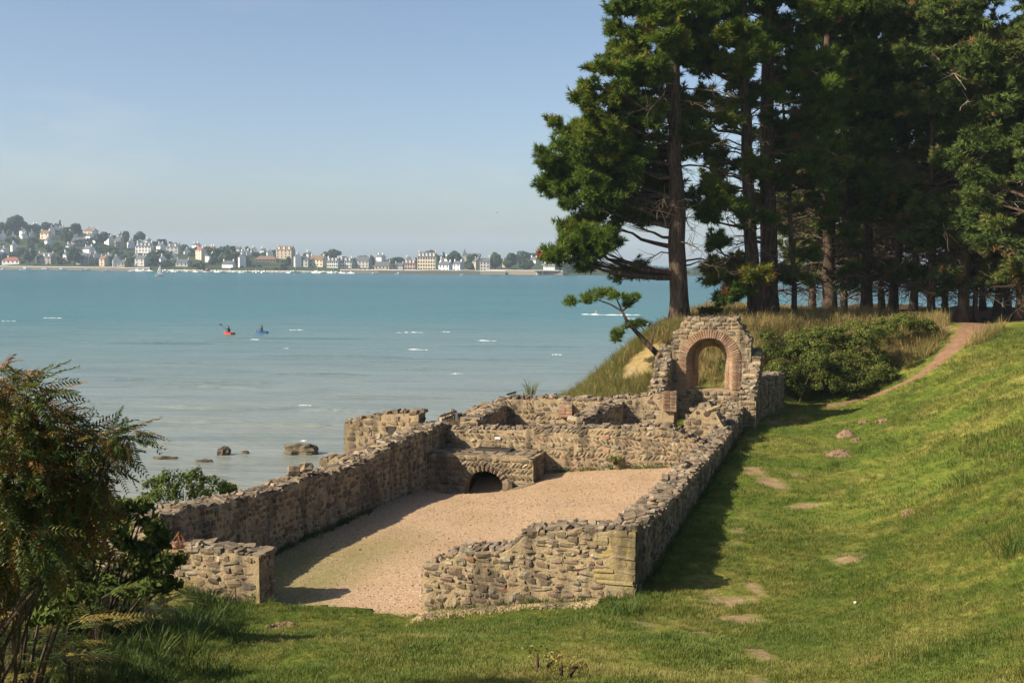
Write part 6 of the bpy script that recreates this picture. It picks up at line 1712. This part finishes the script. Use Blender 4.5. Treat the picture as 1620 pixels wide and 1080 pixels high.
def sailboat(loc, L, rz, lab, grp, sails=False, Hm=None):
    t = tag(empty('sailing_boat', loc, rz), lab, 'boat', grp); Hm = Hm or L * 1.25
    link('hull', hull_mesh('hull', L, L * .28, L * .13, FM['hull']), t)
    mb = MB(); mb.box((-.05 * L, 0, .17 * L), (.32 * L, .15 * L, .09 * L)); mb.build('cabin', FM['hull'], t)
    mb = MB(); mb.tube([(.06 * L, 0, .1 * L), (.06 * L, 0, Hm)], [.09, .06], 5); mb.build('mast', FM['mast'], t)
    mb = MB(); mb.tube([(.06 * L, 0, .27 * L), (-.38 * L, .03 * L, .27 * L)], [.07, .06], 5); mb.build('boom', FM['mast'], t)
    if sails:
        for nm, P in (('mainsail', [(.05 * L, .0, .29 * L), (-.37 * L, .10 * L, .29 * L), (-.16 * L, .10 * L, .62 * Hm), (.05 * L, 0, .97 * Hm)]), ('jib', [(.48 * L, 0, .17 * L), (.10 * L, .10 * L, .25 * L), (.10 * L, .06 * L, .5 * Hm), (.08 * L, 0, .86 * Hm)])):
            mb = MB(); P = np.array(P); off = np.array([0, .03, 0]); mb.add(np.concatenate([P, P + off]), quads=[[0, 1, 2, 3], [7, 6, 5, 4], [0, 4, 5, 1], [1, 5, 6, 2], [2, 6, 7, 3]]); mb.build(nm, FM['sail'], t)
    return t
c = at_height(253, 436.5, 0.0)
sailboat(c, 5.0, .5, 'white dinghy under full sail, alone in front of the far shore', 'sailing boats off the far shore', True, (436 - 418) * c.y / FPX)
for px, py, top, lab in ((467, 431.5, 417, 'moored yacht with a bare mast before the white harbour gable'), (501, 432, 418, 'moored yacht with a bare mast before the cream terrace'), (527, 432.2, 416, 'moored yacht with a bare mast before the left quayside hotel'), (72, 427.6, 414, 'moored yacht with a bare mast below the large stone house'), (218, 429.2, 416, 'moored yacht with a bare mast left of the dinghy under sail')):
    c = at_height(px, py, 0.0); sailboat(c, 8.5, rng.uniform(-.6, .6), lab, 'sailing boats off the far shore', False, (py - top) * c.y / FPX)
GB = 'small boats moored along the far shore'
for px, py, w, lab in ((40, 427.8, 18, 'largest white cabin boat, moored off the red-roofed house'), (4, 427.2, 10, 'white boat cut by the left edge of the picture'), (68, 428.0, 13, 'white boat moored below the large stone house'), (97, 428.3, 16, 'white boat moored right of the large stone house'), (136, 428.6, 15, 'boxy white work boat off the grey stone house'), (168, 429.4, 11, 'pale boat moored below the beige shore house'), (630, 434.2, 11, 'lone white speedboat off the pink house'), (590, 433.8, 9, 'white speedboat off the greyish terrace'), (731, 435.4, 4, 'tiny white boat off the church')):
    c = at_height(px, py, 0.0); motorboat(c, max(3.0, w * c.y / FPX), rng.uniform(-.4, .4), lab, GB)
c = at_height(327, 428.5, 1.2); motorboat((c.x, c.y, 1.3), 5.5, .3, 'single red boat drawn up on the pale beach strip', GB, True)
proto = None; lab_b = 'little white motorboat in the dense line moored along the pale beach strip'
for px in np.sort(np.concatenate([r_.uniform(205, 245, 9), r_.uniform(262, 460, 40), r_.uniform(470, 575, 12)])):
    c = at_height(px, wline(px) + r_.uniform(-.2, 1.3), 0.0); rz = r_.uniform(-.9, .9)
    if proto is None: proto = motorboat(c, 6.5, rz, lab_b, 'dense line of little motorboats'); t = proto
    else: t = copy_tree(proto); t.location = c; t.rotation_euler = (0, 0, rz)
    s = r_.uniform(.55, 1.1); t.scale = (s, s, s * .9)
# parked cars on the quay
cm = MB(); cm.box((0, 0, .55), (4.1, 1.7, .7)); cmesh = cm.mesh('body', FM['hull']); cc = MB(); cc.add([(-1.6, -.78, .9), (1.1, -.78, .9), (1.1, .78, .9), (-1.6, .78, .9), (-1.2, -.65, 1.45), (.5, -.65, 1.45), (.5, .65, 1.45), (-1.2, .65, 1.45)], quads=[[0, 1, 5, 4], [1, 2, 6, 5], [2, 3, 7, 6], [3, 0, 4, 7], [4, 5, 6, 7]]); ccm = cc.mesh('cabin', FM['pane'])
for px in np.arange(560, 720, 7.5):
    if r_.random() < .25: continue
    p = at_height(px, wline(px), 0.0); t = tag(empty('parked_car', (p.x, p.y - 3.5, 2.45), r_.normal(1.57, .1) if r_.random() < .4 else r_.normal(0, .1)), 'small pale car parked in the row along the harbour quay', 'car', 'cars parked along the quay'); link('body', cmesh, t); link('cabin', ccm, t)

def figure(t, hip, chest, head, hands, top, name='person'):
    """seated paddler: one continuous skinned body, legs hidden inside the kayak"""
    me = bpy.data.meshes.new(name); P = [hip, ((hip[0] + chest[0]) / 2, hip[1], (hip[2] + chest[2]) / 2), chest, (head[0], head[1], (chest[2] + head[2]) / 2 + .02), head, (head[0], head[1], head[2] + .11)]
    E = [(0, 1), (1, 2), (2, 3), (3, 4), (4, 5)]; Rd = [.17, .15, .17, .06, .105, .07]
    for sd, h in zip((-1, 1), hands):
        sh = (chest[0], chest[1] + sd * .2, chest[2] + .06); el = ((sh[0] + h[0]) / 2 + .04, (sh[1] + h[1]) / 2 + sd * .08, (sh[2] + h[2]) / 2 - .1)
        b = len(P); P += [sh, el, h]; E += [(2, b), (b, b + 1), (b + 1, b + 2)]; Rd += [.075, .055, .045]
    for sd in (-1, 1):
        b = len(P); P += [(hip[0] + .5, hip[1] + sd * .11, hip[2] + .12), (hip[0] + .95, hip[1] + sd * .1, hip[2] + .02)]; E += [(0, b), (b, b + 1)]; Rd += [.085, .06]
    me.from_pydata(P, E, []); o = link(name, me, None)
    o.modifiers.new('skin', 'SKIN'); sv = me.skin_vertices[0].data
    for k, r in enumerate(Rd): sv[k].radius = (r, r)
    sv[0].use_root = True
    ss = o.modifiers.new('smooth', 'SUBSURF'); ss.levels = 1; ss.render_levels = 1
    me.materials.append(top); return o
for px, py, mat, lab, plab, rz, tilt, top in ((361.5, 528.2, FM['redk'], 'red kayak out in the bay, left of the blue one', 'dark-clothed person paddling the red kayak with the paddle raised', 2.25, .9, FM['darkcloth']), (413.5, 526.6, FM['blue'], 'blue kayak out in the bay, right of the red one', 'person in a reddish top paddling the blue kayak', 2.85, -.25, plain('reddish_top', (.20, .10, .09), .8, .2, 5))):
    c = at_height(px, py, 0.0); L = 2.9 if mat is FM['redk'] else 2.0
    t = tag(empty('kayak', c, rz), lab, 'kayak', 'kayaks in the bay'); link('hull', hull_mesh('hull', L, .78, .26, mat, .5), t)
    mb = MB(); an = np.linspace(0, 6.283, 17)[:-1]; mb.tube([(-.05 + .42 * math.cos(a), .27 * math.sin(a), .31) for a in np.append(an, 0)], .03, 4, False); mb.build('cockpit_rim', FM['darkcloth'], t)
    o = figure(t, (-.15, 0, .22), (-.10, 0, .68), (-.06, 0, 1.0), ((.3, -.3, .62 - .25 * tilt), (.3, .3, .62 + .25 * tilt)), top); tag(o, plab, 'person'); o.location = c; o.rotation_euler = (0, 0, rz)
    hm = MB(); me, P, Q = stone_mesh('head', FM['skin'], 0.0, .01, 3); hd = link('hair', me, o); hd.location = (-.06, 0, 1.06); hd.scale = (.23, .2, .26); me.materials.clear(); me.materials.append(M_BARK)
    pd = tag(empty('paddle', c, rz), 'paddle held by the person in the %s kayak' % ('red' if mat is FM['redk'] else 'blue'), 'paddle')
    y = 1.05; z0 = .62
    mb = MB(); mb.tube([(.32, -y, z0 - tilt * y * .83), (.32, y, z0 + tilt * y * .83)], .018, 5); mb.build('shaft', FM['darkcloth'], pd)
    for sd in (-1, 1):
        mb = MB(); mb.box((.32, sd * y, z0 + sd * tilt * y * .83), (.04, .34, .17)); mb.build('blade', FM['darkcloth'] if mat is FM['redk'] else FM['pale'], pd)
c = at_height(943, 494.5, 0.0)
me, P, Q = stone_mesh('person', FM['skin'], 0.0, .02, 4)
mb = MB(); mb.tube([(0, 0, -.5), (0, 0, -.1), (0, 0, .12), (0, 0, .2), (0, 0, .34), (0, 0, .46), (0, 0, .52)], [.2, .22, .17, .075, .12, .11, .04], 8)
for sd in (-1, 1): mb.tube([(0, sd * .17, .08), (.12, sd * .36, .02), (.3, sd * .4, -.06)], [.065, .055, .04], 6)
o = tag(mb.build('person', FM['skin'], None, True), 'swimmer with head and shoulders out of the water behind the long white breaker', 'person'); o.location = c
def bird(px, py, d, s, lab, rz):
    t = tag(empty('sea_bird', at_depth(px, py, d), rz), lab, 'bird', 'birds over the bay')
    mb = MB(); mb.tube([(-.30, 0, 0), (-.18, 0, .01), (0, 0, .02), (.16, 0, .03), (.24, 0, .04), (.33, 0, .03)], [.015, .05, .08, .06, .045, .01], 6); mb.build('body', FM['darkcloth'], t, True)
    for sd in (-1, 1):
        mb = MB(); mb.add([(.12, sd * .05, .05), (.14, sd * .35, .17), (.02, sd * .75, .10), (-.06, sd * .35, .15), (-.10, sd * .05, .04)], tris=[[0, 1, 3], [1, 2, 3], [0, 3, 4]]); mb.build('wing', FM['darkcloth'], t)
    t.scale = (s, s, s)
bird(70, 196, 150, .32, 'single dark bird high in the sky at far left', 1.2)
bird(786, 336.5, 200, .50, 'dark bird low over the bay left of the pine crown, right of two', .3)
bird(767, 345, 220, .36, 'smaller dark bird low over the bay, left of two', .6)

# ================================================================== AIR
m, n, l = new_mat('sea_haze')
pv = n.new('ShaderNodeVolumePrincipled'); pv.inputs['Color'].default_value = (0.60, 0.77, 0.96, 1); pv.inputs['Density'].default_value = 0.00017; pv.inputs['Anisotropy'].default_value = 0.0
mo = n.new('ShaderNodeOutputMaterial'); l.new(pv.outputs[0], mo.inputs['Volume'])
mb = MB(); mb.box((0, 2400, 45), (10400, 5500, 100)); hz = mb.build('haze', m); hz['kind'] = 'stuff'; hz['label'] = 'thin pale sea haze over the bay'
